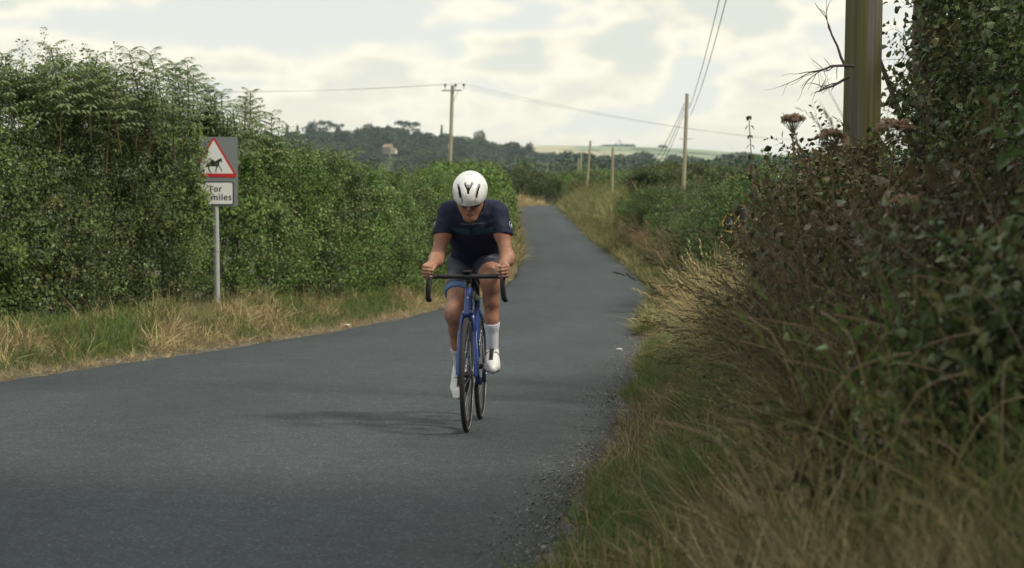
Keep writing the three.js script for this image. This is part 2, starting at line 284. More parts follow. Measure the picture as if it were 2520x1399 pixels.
const hedgeC = thing('hedge', null, 'far low stretch of green hedge left of the road, behind the rider', 'hedge');
bank({ pts: [[-0.75, 62, 2.2, 2.3], [-0.5, 80, 2.2, 2.3], [-0.45, 112, 2.2, 2.0], [-0.8, 140, 2.4, 1.8]], side: 1, seed: 103, dens: 60, lump: 0.3, sprays: farSprays, pals: [GREENS.hazel, GREENS.fresh, GREENS.hazel], parent: hedgeC, raggedTop: 0.1 });

// young ash shoots standing above the hedge
function ashShoot(seed, h) {
  const R = rng(seed), P = [], S = [], top = V((R() - 0.5) * 0.12, h, (R() - 0.5) * 0.12), stem = new THREE.CatmullRomCurve3([V(0, 0, 0), V((R() - 0.5) * 0.1, h * 0.5, (R() - 0.5) * 0.1), top]);
  S.push(new THREE.TubeGeometry(stem, 8, 0.007, 5));
  for (let i = 0; i < 11; i++) {
    const t = 0.34 + 0.66 * i / 10, c = stem.getPoint(t), a0 = i * 1.57 + R() * 0.6;
    for (const a of [a0, a0 + 3.14]) {
      const L = (0.30 + 0.1 * R()) * lerp(1.1, 0.6, i / 10), lift = lerp(0.3, 1.1, i / 10) + 0.3 * R(), dir = V(Math.cos(a), lift, Math.sin(a)).normalize();
      let prev = c.clone(); const n = 6;
      for (let k = 1; k <= n; k++) {
        const f = k / n, p = c.clone().addScaledVector(dir, L * f).add(V(0, -0.16 * L * f * f * 2.2, 0)), ax = p.clone().sub(prev).normalize(); twigInto(P, prev, p, 0.002);
        const sd = new THREE.Vector3().crossVectors(ax, UPV).normalize();
        if (k < n) for (const s of [-1, 1]) leafInto(P, p, sd.clone().multiplyScalar(s).addScaledVector(ax, 0.6).add(V(0, -0.25, 0)).normalize(), UPV, 0.095 * (0.8 + 0.4 * R()), 0.036, 0.15, 0.25);
        else leafInto(P, p, ax.clone().add(V(0, -0.3, 0)).normalize(), UPV, 0.10, 0.033, 0.15, 0.25);
        prev = p;
      }
    }
  }
  return [geoOf(P), merge(S)];
}
{
  const kinds = [1, 2, 3].map((k) => ashShoot(300 + k, 1.15)), R = rng(77), mats = [[0.15, 0.22, 0.06], [0.18, 0.235, 0.07], [0.125, 0.19, 0.052]].map((c) => mat(lin(...c), 0.9, { transmission: 0.5, thickness: 0 }));
  const spots = [[30, 140, 23.2], [62, 165, 23.8], [150, 122, 23.6], [186, 168, 24.2], [226, 142, 24.0], [262, 180, 24.4], [300, 172, 24.2], [335, 134, 24.8], [368, 168, 25.2], [402, 134, 25.0], [432, 178, 25.6], [462, 160, 25.4], [492, 196, 28.6], [522, 208, 28.8], [545, 236, 28.9], [601, 228, 29.0], [628, 262, 29.6], [655, 285, 30.4], [575, 270, 28.6], [110, 196, 24.0], [128, 176, 24.3], [168, 150, 24.5], [244, 172, 24.8], [350, 160, 25.3], [418, 162, 25.9], [448, 186, 26.0], [478, 184, 28.4], [508, 226, 28.9], [535, 230, 29.2], [612, 250, 29.8], [588, 250, 29.3], [640, 292, 30.6]];
  spots.forEach(([px, py, d], i) => {
    const tip = at(px, py, d), t = thing('ash_shoot', V(tip.x, tip.y - 1.15, tip.z), 'young ash shoot with feathery leaves rising out of the left hedge against the sky', 'ash shoot', 'ash shoots above the left hedge');
    t.rotation.set((R() - 0.5) * 0.3, R() * 6.28, (R() - 0.5) * 0.3); t.scale.setScalar(0.8 + 0.3 * R()); t.position.y += 1.15 * (1 - t.scale.y); const [f, s] = kinds[i % 3]; part('leaves', f, mats[Math.floor(R() * 3)], t); part('stem', s, twigMat, t);
  });
}

// ---------------------------------------------------------------- grass
function tuft(seed, n, h, spread, w, lean, head = 0) {
  const R = rng(seed), P = [];
  for (let i = 0; i < n; i++) {
    const a = R() * 6.283, r = spread * Math.sqrt(R()), L = h * (0.5 + 0.7 * R()), l = lean * (0.3 + R()), dx = Math.cos(a), dz = Math.sin(a), b = V(dx * r, 0, dz * r), ww = w * (0.7 + 0.6 * R());
    const pt = (f) => V(b.x + dx * l * L * f * f, L * f * (1 - 0.35 * l * f), b.z + dz * l * L * f * f), s = V(-dz, 0, dx).addScaledVector(V(dx, 0, dz), R() - 0.5).normalize();
    const k = [0, 0.4, 0.75, 1].map((f) => pt(f)), wd = [1, 0.8, 0.5, 0];
    for (let j = 0; j < 3; j++) {
      const a0 = k[j].clone().addScaledVector(s, ww * wd[j] / 2), a1 = k[j].clone().addScaledVector(s, -ww * wd[j] / 2), b0 = k[j + 1].clone().addScaledVector(s, ww * wd[j + 1] / 2), b1 = k[j + 1].clone().addScaledVector(s, -ww * wd[j + 1] / 2);
      P.push(a0.x, a0.y, a0.z, b0.x, b0.y, b0.z, a1.x, a1.y, a1.z); if (j < 2) P.push(a1.x, a1.y, a1.z, b0.x, b0.y, b0.z, b1.x, b1.y, b1.z);
    }
    if (R() < head) { const d = k[3].clone().sub(k[2]).normalize(); for (let j = 0; j < 8; j++) { const q = k[3].clone().addScaledVector(d, -0.016 * j); leafInto(P, q, d.clone().addScaledVector(rv(R), 0.45).normalize(), rv(R), 0.028, 0.006, 0.1, 0); } }
  }
  return geoOf(P);
}
const grassMat = mat(lin(1.25, 1.25, 1.2), 0.9, { transmission: 0.3, thickness: 0, specularIntensity: 0.5 }), strawMat = mat(lin(1.25, 1.22, 1.15), 0.85, { transmission: 0.15, thickness: 0, specularIntensity: 0.5 });
const G = { green: [[0.075, 0.125, 0.028], [0.11, 0.155, 0.04], [0.055, 0.10, 0.025]], olive: [[0.14, 0.14, 0.05], [0.17, 0.155, 0.06], [0.10, 0.12, 0.038]], straw: [[0.34, 0.27, 0.14], [0.25, 0.195, 0.10], [0.48, 0.41, 0.24], [0.16, 0.125, 0.07]] };
const lush = [tuft(41, 14, 0.20, 0.08, 0.008, 0.7), tuft(42, 12, 0.26, 0.09, 0.007, 0.9), tuft(43, 15, 0.15, 0.08, 0.010, 0.6)];
const hay = [tuft(51, 9, 0.26, 0.10, 0.009, 1.5), tuft(52, 8, 0.24, 0.11, 0.008, 1.9), tuft(53, 7, 0.32, 0.06, 0.008, 0.6)];
const tall = [tuft(61, 12, 0.55, 0.07, 0.005, 0.75, 0.4), tuft(62, 10, 0.65, 0.08, 0.005, 0.55, 0.5), tuft(63, 12, 0.45, 0.09, 0.006, 1.0, 0.2)];
function sow(name, label, category, n, seed, where) {      // where(R) -> {x, d, kind, k} or null
  const R = rng(seed), L = {};
  for (let i = 0; i < n; i++) { const e = where(R); if (!e) continue; const key = e.kind + Math.floor(R() * 3); (L[key] ??= []).push({ p: V(e.x, (e.y ?? groundY(e.x, e.d)) - 0.015, -e.d), q: turnTo(V(e.lx ?? 0, 1, e.lz ?? 0).addScaledVector(rv(R), e.tip ?? 0.15), R), s: (e.s ?? 1) * (0.7 + 0.6 * R()), c: tint(e.pal, R, e.k ?? 1) }); }
  const g = thing(name, null, label, category); g.userData.kind = 'stuff';
  for (const [key, list] of Object.entries(L)) { const set = key.startsWith('lush') ? lush : key.startsWith('hay') ? hay : tall; instances('blades', set[+key.slice(-1)], key.startsWith('hay') ? strawMat : grassMat, list, g); }
  return g;
}
sow('verge_grass', 'mown grass verge with dry hay below the left hedge', 'grass', 15000, 501, (R) => {
  const d = 14 + 48 * Math.pow(R(), 1.35), w = R() * (1.9 - 0.012 * d), x = roadL(d) - 0.03 - w, n = fbm(x * 2.1, 3, d * 1.0, 4) * 1.25 - 0.125, h = fbm(x * 3.5 + 8, 5, d * 1.8, 3);
  const edge = w < 0.14 + 0.2 * h, dry = edge || n + (R() - 0.5) * 0.3 > 0.60; if (!edge && R() < 0.02) return { x, d, kind: 'tall', pal: G.straw, s: 0.5, tip: 0.6 };
  return dry ? { x, d, kind: 'hay', pal: G.straw, s: edge ? 0.4 : lerp(0.4, 1.0, h), tip: edge ? 1.6 : 1.1, k: 0.95 } : { x, d, kind: 'lush', pal: R() < 0.75 ? G.green : G.olive, k: 1.15, s: lerp(0.4, 1.05, h) * (w < 0.4 ? 0.7 : 1), tip: 0.4 };
});
sow('verge_grass', 'sparse straw coloured grass on the far left roadside', 'grass', 5000, 502, (R) => {
  const d = 62 + 110 * R(), w = R() * R() * 1.4, x = d < 138 ? roadL(d) - w : roadL(d) - 5 * R(); return { x, d, kind: R() < 0.6 ? 'hay' : 'lush', pal: R() < 0.6 ? G.straw : G.olive, s: 1.6, tip: 0.4 };
});
sow('verge_grass', 'rough grass verge in the right foreground between gravel and hedge', 'grass', 17000, 503, (R) => {
  const d = 3.2 + 27 * Math.pow(R(), 1.6), w = 0.03 + 1.45 * Math.pow(R(), 0.85), x = roadR(d) + 0.03 + w + (fbm(d * 1.7, 7.2, 0.3, 4) - 0.5) * 0.34, n = fbm(x * 1.4 + 4, 1, d * 0.8, 3);
  const dry = n + (R() - 0.5) * 0.3 > (w < 0.5 ? 0.56 : lerp(0.5, 0.57, smoothstep(d, 5.5, 9))); return dry ? { x, d, kind: R() < 0.93 || w < 0.6 ? 'hay' : 'tall', pal: G.straw, s: w < 0.5 ? 0.45 : 0.62, tip: 0.8, k: lerp(0.72, 0.55, smoothstep(d, 6, 9)) } : { x, d, kind: w > 0.8 && R() < 0.12 ? 'tall' : 'lush', pal: R() < 0.45 ? G.olive : G.green, s: w < 0.4 ? 0.55 : 0.85, tip: 0.35 };
});
sow('verge_grass', 'dry grass verge along the right side of the bend', 'grass', 9000, 504, (R) => {
  const d = 26 + 135 * Math.pow(R(), 1.5), w = 0.02 + 1.5 * R() * R(), x = roadR(d) + w + (fbm(d * 1.7, 7.2, 0.3, 4) - 0.5) * 0.3; return { x, d, kind: R() < 0.35 ? 'hay' : w > 0.6 && R() < 0.25 ? 'tall' : 'lush', pal: R() < 0.3 ? G.straw : R() < 0.6 ? G.olive : G.green, s: 0.8 + d / 130, tip: 0.4, k: 0.9 };
});
sow('tall_dry_grass', 'tall clump of pale seeding grass leaning over the right verge', 'grass', 560, 505, (R) => {
  const d = 16.6 + 4.2 * R(), x = 1.66 + 0.85 * R() + (d - 17) * 0.09; return { x, d, kind: 'tall', pal: G.straw, s: 1.25 - 0.35 * R(), lx: -0.38, lz: 0.1, tip: 0.3, k: 1.35 };
});
sow('tall_dry_grass', 'pinkish seeding grass below the second telegraph pole', 'grass', 500, 506, (R) => {
  const d = 52 + 26 * R(), x = roadR(d) + 0.9 + 1.0 * R(); return { x, d, kind: 'tall', pal: [[0.34, 0.22, 0.15], [0.28, 0.22, 0.12]], s: 1.6, tip: 0.3 };
});
sow('tall_dry_grass', 'pale grass on the bank beyond the road crest', 'grass', 1400, 507, (R) => {
  const d = 146 + 30 * R(), x = -6 + 12 * R(); if (x > roadL(d) && x < roadR(d) + 0.2) return null; return { x, d, kind: 'hay', pal: G.straw, s: 2.6, tip: 0.3, k: 1.1 };
});
sow('rough_pasture', 'rough grass and weeds on the right bank around the far telegraph poles', 'grass', 5200, 508, (R) => {
  const d = 84 + 96 * R(), x = roadR(d) + 1.2 + 9 * Math.pow(R(), 1.5); return { x, d, kind: R() < 0.3 ? 'tall' : R() < 0.3 ? 'hay' : 'lush', pal: R() < 0.2 ? G.straw : R() < 0.6 ? G.olive : G.green, s: 2.0 + R(), tip: 0.3 };
});
// loose stones along the broken right edge
{
  const R = rng(808), list = [], pebble = new THREE.IcosahedronGeometry(1, 0), p = pebble.attributes.position; for (let i = 0; i < p.count; i++) { const k = 0.75 + 0.5 * hash(Math.round(p.getX(i) * 9), Math.round(p.getY(i) * 9), Math.round(p.getZ(i) * 9)); p.setXYZ(i, p.getX(i) * k, p.getY(i) * k * 0.7, p.getZ(i) * k); } pebble.computeVertexNormals();
  for (let i = 0; i < 22000; i++) {
    const d = 4.5 + 30 * Math.pow(R(), 1.7), off = (R() + R() + R() - 1.5) * 0.25, x = roadR(d) + 0.02 + off + (fbm(d * 1.7, 7.2, 0.3, 4) - 0.5) * 0.34, k = fbm(d * 0.9, 3, 3, 2); if (R() > k * 1.7 - 0.1) continue;
    const s = 0.0022 + 0.006 * R() ** 3 + (R() < 0.01 ? 0.004 : 0), y = Math.max(groundY(x, d), x < roadR(d) + 0.05 ? roadY(x, d) - 0.004 : -9), g = 0.10 + 0.24 * R() * R();
    list.push({ p: V(x, y + s * 0.4, -d), q: turnTo(rv(R), R), s, c: lin(g * 1.03, g, g * 0.94) });
  }
  const g = instances('loose_gravel', pebble, mat(lin(1, 1, 1), 0.9), list, scene); tag(g, 'loose grey gravel along the crumbling right edge of the road', 'gravel');
}
// ---------------------------------------------------------------- right of the road
const hedgeD = thing('hedge', null, 'dark overgrown bramble hedge in the right foreground, in front of the near telegraph pole', 'hedge');
bank({ pts: [[1.2, 4.8, 1.2, 0.55], [1.38, 6.6, 1.3, 0.75], [1.5, 9, 1.4, 0.8], [1.62, 12, 1.5, 1.08], [1.95, 14.5, 1.6, 1.2], [2.75, 18, 1.6, 1.25], [3.6, 22, 1.6, 1.2]], side: -1, seed: 201, dens: 215, lump: 0.4, sprays: [...thornSprays, hazelSprays[2]], pals: [GREENS.dark, GREENS.thorn, GREENS.brown, GREENS.dark], parent: hedgeD, raggedTop: 0.6, sprigs: 0.12 });
const hedgeE = thing('tall_shrub', null, 'tall dark shrubs filling the upper right corner behind the near telegraph pole', 'shrub');
bank({ pts: [[1.7, 0.5, 1.6, 4.2], [2.0, 4.0, 1.6, 4.0], [2.25, 6.6, 1.6, 3.4], [2.55, 9, 1.6, 2.3], [2.75, 11.5, 1.6, 2.3], [2.95, 14.2, 1.8, 2.7], [3.5, 17, 1.8, 2.9], [4.6, 21, 1.8, 2.8]], side: -1, seed: 202, dens: 112, gaps: 0.6, lump: 0.55, lumpScale: 1.3, thick: 0.7, sprays: [hazelSprays[1], hazelSprays[2], ...thornSprays], pals: [GREENS.dark, GREENS.dark, GREENS.thorn], parent: hedgeE, raggedTop: 0.3, scale: 1.1 });
const hedgeF = thing('hedge', null, 'rough green hedge along the right of the bend, around the second telegraph pole', 'hedge');
bank({ pts: [[3.55, 30, 1.8, 1.5], [4.0, 40, 2.0, 1.65], [4.5, 50, 2.4, 1.2], [4.75, 60, 2.6, 1.25], [4.75, 70, 3.2, 1.85], [4.9, 80, 3.0, 1.6], [5.0, 90, 2.4, 1.05], [5.1, 100, 1.8, 0.7]], side: -1, seed: 203, dens: 95, lump: 0.85, lumpScale: 0.42, gaps: 0.5, sprays: thornSprays, pals: [GREENS.dark, GREENS.thorn, GREENS.fresh, GREENS.hazel], parent: hedgeF, scale: 1.6, raggedTop: 0.6, sprigs: 0.08 });
const hedgeG = thing('hedge', null, 'distant green hedge behind the third and leaning telegraph poles', 'hedge');
bank({ pts: [[4.6, 177, 3.0, 2.6], [7.5, 179, 3.4, 3.1], [11, 182, 3.6, 3.0], [17, 186, 3.6, 3.2]], side: 1, seed: 204, dens: 45, lump: 0.5, lumpScale: 0.4, sprays: farSprays, pals: [GREENS.thorn, GREENS.fresh, GREENS.hazel], parent: hedgeG, raggedTop: 0.3 });
const hedgeH = thing('hedge', null, 'dark green field hedge beyond the second telegraph pole', 'hedge');
bank({ pts: [[9.6, 118, 3, 2.3], [14, 128, 3, 2.6], [22, 138, 3, 2.7]], side: 1, seed: 205, dens: 45, lump: 0.4, sprays: farSprays, pals: [GREENS.dark, GREENS.thorn], parent: hedgeH, weight: [0.3, 0.3, 0.4], raggedTop: 0.3 });
bank({ pts: [[7.8, 66, 3, 1.5], [8.6, 84, 4, 1.75], [10.4, 104, 4, 1.8]], side: -1, seed: 206, dens: 40, lump: 0.5, lumpScale: 0.45, sprays: farSprays, pals: [GREENS.thorn, GREENS.fresh, GREENS.hazel], parent: hedgeF, raggedTop: 0.3 });

part('trunk', [pipe([V(3.12, groundY(3.1, 15.2) - 0.2, -15.2), V(3.2, 1.2, -15.25), V(3.1, 2.6, -15.2), V(3.25, 4.0, -15.3)], 0.12, 20, 10), rod(V(3.15, 1.9, -15.2), V(3.9, 3.4, -15.0), 0.05, 0.025, 8), rod(V(3.18, 1.3, -15.2), V(2.75, 2.5, -15.4), 0.035, 0.015, 8)], barkMat, hedgeE);
// bare dead twigs sticking out beside the near pole
function deadBranch(seed, start, dir, len, depth) {
  const R = rng(seed), out = [];
  (function grow(p, d, L, r, n) {
    let q = p.clone(), dd = d.clone();
    for (let i = 0; i < 4; i++) { dd.addScaledVector(rv(R), 0.32).normalize(); const e = q.clone().addScaledVector(dd, L / 4); out.push(rod(q, e, r, r * 0.85, 5)); r *= 0.85; q = e; if (n && R() < 0.75) grow(q.clone(), dd.clone().addScaledVector(rv(R), 0.9).normalize(), L * (0.45 + 0.3 * R()), r * 0.65, n - 1); }
  })(start, dir.normalize(), len, 0.011, depth);
  return merge(out);
}
part('dead_branch', deadBranch(5, at(2100, 165, 13.3), V(-1, -0.12, 0.15), 0.3, 2), deadMat, hedgeE);
part('dead_branch', deadBranch(9, at(2080, 170, 13.35), V(-0.35, 0.9, 0.1), 0.32, 2), deadMat, hedgeE);
part('dead_branch', deadBranch(14, at(2085, 190, 13.3), V(-0.8, -0.5, 0.1), 0.26, 2), deadMat, hedgeE);

// ---------------------------------------------------------------- telegraph poles and wires
const poleWood = texture(256, 1024, (x, y) => { const g = fbm(x * 0.16, 3, y * 0.006, 4), c = fbm(x * 0.5, 8, y * 0.012, 3), s = hash(x, y >> 3, 4); const v = 146 + 92 * (g - 0.5) + 60 * (c - 0.5) + 14 * (s - 0.5); return [v * 1.03, v * 1.0, v * 0.84]; });
const algaeWood = texture(256, 1024, (x, y) => { const g = fbm(x * 0.14, 3, y * 0.006, 4), c = fbm(x * 0.4, 8, y * 0.010, 3), a = smoothstep(fbm(x * 0.03 + 4, 6, y * 0.006, 4), 0.36, 0.6); const v = 104 + 42 * (g - 0.5) + 34 * (c - 0.5); return [lerp(v * 0.93, v * 0.88, a), lerp(v * 0.91, v * 0.86, a), lerp(v * 0.85, v * 0.52, a)]; });
const poleMat = mat(lin(1, 1, 1), 0.92, { map: poleWood }), algaeMat = mat(lin(1, 1, 1), 0.92, { map: algaeWood });
const steel = mat(lin(0.42, 0.44, 0.45), 0.5, { metalness: 0.6 }), blackPlastic = mat(lin(0.02, 0.02, 0.022), 0.5), wireMat = mat(lin(0.05, 0.05, 0.055), 0.6), porcelain = mat(lin(0.06, 0.035, 0.025), 0.25);
function poleAt(px, d, topY, r0, r1, tilt, material, label, group, baseAt) {
  const b = at(baseAt ?? px, 440, d), x = b.x, gy = groundY(x, d) - 0.2, top = at(px + tilt, topY, d), t = thing('telegraph_pole', V(x, gy, -d), label, 'telegraph pole', group);
  const h = top.y - gy, dir = V(top.x - x, h, 0), g = new THREE.CylinderGeometry(r1, r0, dir.length(), 20, 6); g.translate(0, dir.length() / 2, 0); g.applyQuaternion(new THREE.Quaternion().setFromUnitVectors(UPV, dir.clone().normalize()));
  part('post', g, material, t);
  return { t, top, h, dir, gy, x, d, on: (f, dx = 0, dz = 0) => V(dir.x * f + dx, dir.y * f, dz), world: (f, dx = 0, dz = 0) => V(x + dir.x * f + dx, gy + dir.y * f, -d + dz) };
}
const p1 = poleAt(2112, 13.9, -2100, 0.135, 0.105, 34, algaeMat, 'thick green-stained telegraph pole rising out of the right hedge past the frame');
part('pole_plate', [box(0.05, 0.07, 0.006, 0, 0, 0, 0.002).rotateY(-0.5).translate(p1.on(0).x - 0.082, 2.72, 0.098)], mat(lin(0.6, 0.65, 0.7), 0.5), p1.t);
const p2 = poleAt(1677, 80, 232, 0.088, 0.068, 13, poleMat, 'weathered grey telegraph pole standing in the hedge right of the bend');
for (const [f, w] of [[0.93, 0.34], [0.845, 0.2], [0.7, 0.5], [0.585, 0.26]]) { const c = p2.on(f); part('step_iron', [rod(V(c.x - w * (f === 0.7 ? 0.5 : f > 0.84 ? 0.1 : 0.8), c.y, 0.06), V(c.x + w * (f > 0.6 ? 0.55 : 0.2), c.y + 0.01, 0.06), 0.013)], steel, p2.t); }
const p3 = poleAt(1505, 132, 364, 0.10, 0.085, 3, poleMat, 'pale telegraph pole beside the road, third from the camera');
const p4 = poleAt(1440, 172, 347, 0.10, 0.085, 13, poleMat, 'slightly leaning telegraph pole at the road crest, next left of the third pole');
const p5 = poleAt(1427, 262, 380, 0.13, 0.11, 3, poleMat, 'distant telegraph pole just left of the leaning one, right of a close pair');
const p6 = poleAt(1422, 275, 392, 0.12, 0.10, 1, poleMat, 'distant shorter telegraph pole, left of a close pair beyond the crest');
const p7 = poleAt(1468, 300, 408, 0.10, 0.09, 1, poleMat, 'small distant pole half hidden between the third and the leaning pole');
const hv = poleAt(1104, 139, 212, 0.14, 0.115, 10, poleMat, 'wooden power line pole with steel crossarm and three insulators behind the left hedge');
{
  const c = hv.on(0.985), arm = part('crossarm', [box(1.36, 0.10, 0.08, c.x + 0.12, c.y - 0.22, 0.15, 0.01).rotateZ(0.02)], mat(lin(0.30, 0.34, 0.33), 0.5, { metalness: 0.3 }), hv.t);
  part('brace', [rod(V(c.x + 0.08, c.y - 0.95, 0.12), V(c.x + 0.42, c.y - 0.22, 0.15), 0.018)], steel, hv.t);
  part('cap', ball(V(c.x, c.y + 0.05, 0), 0.115, 1, 0.6, 1), poleMat, hv.t);
  hv.ins = [];
  for (const dx of [-0.5, 0.22, 0.78]) { const y = c.y - 0.16 + dx * 0.02; part('insulator', [rod(V(c.x + dx, y, 0.15), V(c.x + dx, y + 0.2, 0.15), 0.016), new THREE.LatheGeometry([[0, 0], [0.045, 0], [0.05, 0.05], [0.085, 0.11], [0.09, 0.17], [0.05, 0.2], [0, 0.21]].map((p) => new THREE.Vector2(...p)), 12).translate(c.x + dx, y + 0.19, 0.15)], porcelain, hv.t); hv.ins.push(V(hv.x + c.x + dx, hv.gy + y + 0.39, -hv.d + 0.15)); }
}
function wire(a, b, sag, r, label, group, name = 'overhead_wire') {
  const pts = []; for (let i = 0; i <= 24; i++) { const t = i / 24, p = a.clone().lerp(b, t); p.y -= sag * 4 * t * (1 - t); pts.push(p); }
  return single(name, new THREE.TubeGeometry(new THREE.CatmullRomCurve3(pts), 60, r, 5), wireMat, label, 'wire', group);
}
wire(p1.world(0.985, 0.1), p2.world(0.90, 0.09, 0.08), 0.75, 0.010, 'upper black cable swinging from the near pole to the second telegraph pole', 'cables between the two nearest poles');
wire(p1.world(0.95, 0.2), p2.world(0.86, 0.16, 0.08), 0.80, 0.010, 'lower black cable swinging from the near pole to the second telegraph pole', 'cables between the two nearest poles');
wire(p2.world(0.935, -0.09, -0.05), p3.world(0.90), 2.0, 0.012, 'upper slack cable dipping from the second telegraph pole to the third', 'slack cables to the third pole');
wire(p2.world(0.91, -0.07, -0.05), p3.world(0.80), 2.2, 0.012, 'middle slack cable dipping from the second telegraph pole to the third', 'slack cables to the third pole');
wire(p2.world(0.86, -0.09, -0.05), p3.world(0.74), 2.3, 0.010, 'lowest slack cable dipping from the second telegraph pole to the third', 'slack cables to the third pole');
wire(p3.world(0.93), p4.world(0.9), 0.2, 0.012, 'short cable from the third pole to the leaning pole', undefined);
wire(p4.world(0.85), p7.world(0.95), 2.2, 0.014, 'slack cable from the leaning pole down to the small distant pole', undefined);
{
  const L = at(-700, 150, 118), Rr = at(2500, 322, 262);
  hv.ins.forEach((p, i) => {
    wire(p, L.clone().add(V(-0.4 + i * 0.45, 0, i * 0.5)), 1.1, 0.0055, ['nearest', 'middle', 'rearmost'][i] + ' power line conductor running left from the crossarm pole across the sky', 'power line conductors');
    wire(p, Rr.clone().add(V(-0.4 + i * 0.45, -i * 0.25, -i * 0.5)), 2.6, 0.006, ['nearest', 'middle', 'rearmost'][i] + ' power line conductor running right from the crossarm pole across the sky', 'power line conductors');
  });
}

// ---------------------------------------------------------------- trees
function crown(seed, lobes, n, leaf, shape) {             // leaf clumps over a cluster of lobes in a unit-height crown
  const R = rng(seed), P = [], C = [];
  for (let i = 0; i < lobes; i++) C.push(shape(R, i / lobes));
  for (let i = 0; i < n; i++) {
    const c = C[Math.floor(R() * C.length)], v = rv(R).normalize(); if (v.y < -0.55 && R() < 0.7) v.y *= -1;
    const rr = c.r * (0.72 + 0.34 * R()), p = V(c.x + v.x * rr, c.y + v.y * rr * (c.f ?? 0.85), c.z + v.z * rr);
    leafInto(P, p, v.clone().addScaledVector(rv(R), 0.8).normalize(), v.clone().addScaledVector(rv(R), 0.5), leaf * (0.7 + 0.7 * R()), leaf * (0.6 + 0.4 * R()), 0.2, 0.2);
  }
  return geoOf(P);
}
const roundShape = (R, t) => { const a = R() * 6.28, k = 0.30 * Math.sqrt(R()); return { x: Math.cos(a) * k, z: Math.sin(a) * k, y: 0.36 + 0.42 * R() - k * 0.35, r: 0.15 + 0.08 * R() }; };
const flatShape = (R, t) => { const a = R() * 6.28, k = 0.42 * Math.sqrt(R()); return { x: Math.cos(a) * k, z: Math.sin(a) * k, y: R() < 0.7 ? 0.78 + 0.1 * R() : 0.5 + 0.2 * R(), r: 0.11 + 0.05 * R(), f: 0.5 }; };
const coneShape = (R, t) => { const a = R() * 6.28, k = 0.16 * (1 - t) * Math.sqrt(R()); return { x: Math.cos(a) * k, z: Math.sin(a) * k, y: 0.12 + 0.8 * t, r: 0.05 + 0.15 * (1 - t) }; };
const crowns = { round: [crown(1, 22, 620, 0.085, roundShape), crown(2, 20, 600, 0.09, roundShape), crown(3, 26, 640, 0.08, roundShape), crown(4, 18, 560, 0.09, roundShape)], flat: [crown(5, 16, 420, 0.08, flatShape)], cone: [crown(6, 16, 520, 0.075, coneShape)] };
const fineCrowns = [crown(7, 30, 1700, 0.05, roundShape), crown(8, 26, 1700, 0.05, roundShape), crown(9, 28, 1700, 0.052, roundShape)];
const crownMat = mat(lin(1, 1, 1), 0.95, { transmission: 0.25, thickness: 0 });
const WOOD = [[0.045, 0.085, 0.042], [0.06, 0.10, 0.045], [0.036, 0.068, 0.042], [0.08, 0.115, 0.05], [0.045, 0.075, 0.05]];
const trunkGeo = merge([new THREE.CylinderGeometry(0.012, 0.03, 0.62, 8).translate(0, 0.31, 0), rod(V(0, 0.35, 0), V(0.14, 0.62, 0.04), 0.014, 0.006, 6), rod(V(0, 0.42, 0), V(-0.13, 0.66, -0.06), 0.012, 0.006, 6), rod(V(0, 0.3, 0), V(-0.05, 0.56, 0.14), 0.012, 0.006, 6)]);
const hillRidge = curve([[-900, 52], [0, 50], [400, 46], [690, 33], [760, 37], [900, 38], [1000, 37], [1100, 32], [1200, 27], [1300, 18.5], [1400, 12], [1500, 8], [1600, 6.5], [1800, 8], [2000, 9], [3000, 12]]);
function hillY(x, d) { const u = 1260 + F * x / d; return EYE + lerp(-13, hillRidge(u), smoothstep(d, 1450, 2020)) - 12 * smoothstep(d, 2150, 2700); }
function sheet(u0, u1, nu, d0, d1, nd, fy, fc) {
  const pos = [], col = [], idx = [];
  for (let j = 0; j <= nd; j++) for (let i = 0; i <= nu; i++) { const d = lerp(d0, d1, j / nd), x = (lerp(u0, u1, i / nu) - 1260) / F * d; pos.push(x, fy(x, d), -d); col.push(...fc(x, d)); }
  for (let j = 0; j < nd; j++) for (let i = 0; i < nu; i++) { const a = j * (nu + 1) + i, b = a + 1, c = a + nu + 1, e = c + 1; idx.push(a, b, c, b, e, c); }
  const g = new THREE.BufferGeometry(); g.setAttribute('position', new THREE.Float32BufferAttribute(pos, 3)); g.setAttribute('color', new THREE.Float32BufferAttribute(col, 3)); g.setIndex(idx); g.computeVertexNormals(); g.setAttribute('uv', new THREE.Float32BufferAttribute(new Float32Array(pos.length / 3 * 2), 2)); return g;
}
structure('wooded_hill', sheet(-2200, 4700, 120, 1100, 2800, 40, hillY, (x, d) => { const n = fbm(x * 0.02, 4, d * 0.02, 3); return [0.05 + 0.05 * n, 0.07 + 0.05 * n, 0.035]; }), mat(lin(1, 1, 1), 1, { vertexColors: true }));
{
  const R = rng(909), lists = [[], [], [], [], []];
  for (let i = 0; i < 1900; i++) {
    const u = 480 + 1700 * R(), d = 1380 + 680 * R(), x = (u - 1260) / F * d; if (u > 935 && u < 985 && d > 1600 && d < 1765) continue;
    const big = u > 1380 && R() < 0.35 ? 1.45 : 1, h = (9 + 10 * R() * R()) * big, w = h * (0.95 + 0.6 * R()), k = R() < 0.06 ? 4 : Math.floor(R() * 4), c = tint(WOOD, R, 0.7 + 0.9 * R() * R());
    lists[k].push({ p: V(x, hillY(x, d) - h * 0.12, -d), q: new THREE.Quaternion().setFromAxisAngle(UPV, R() * 6.28), s: V(k === 4 ? h : w, h, k === 4 ? h : w), c });
  }
  const g = thing('hillside_wood', null, 'blue-green woodland covering the low hill behind the hedge', 'woodland'); g.userData.kind = 'stuff';
  lists.forEach((l, i) => instances('crowns', i === 4 ? crowns.cone[0] : crowns.round[i], crownMat, l, g));
}
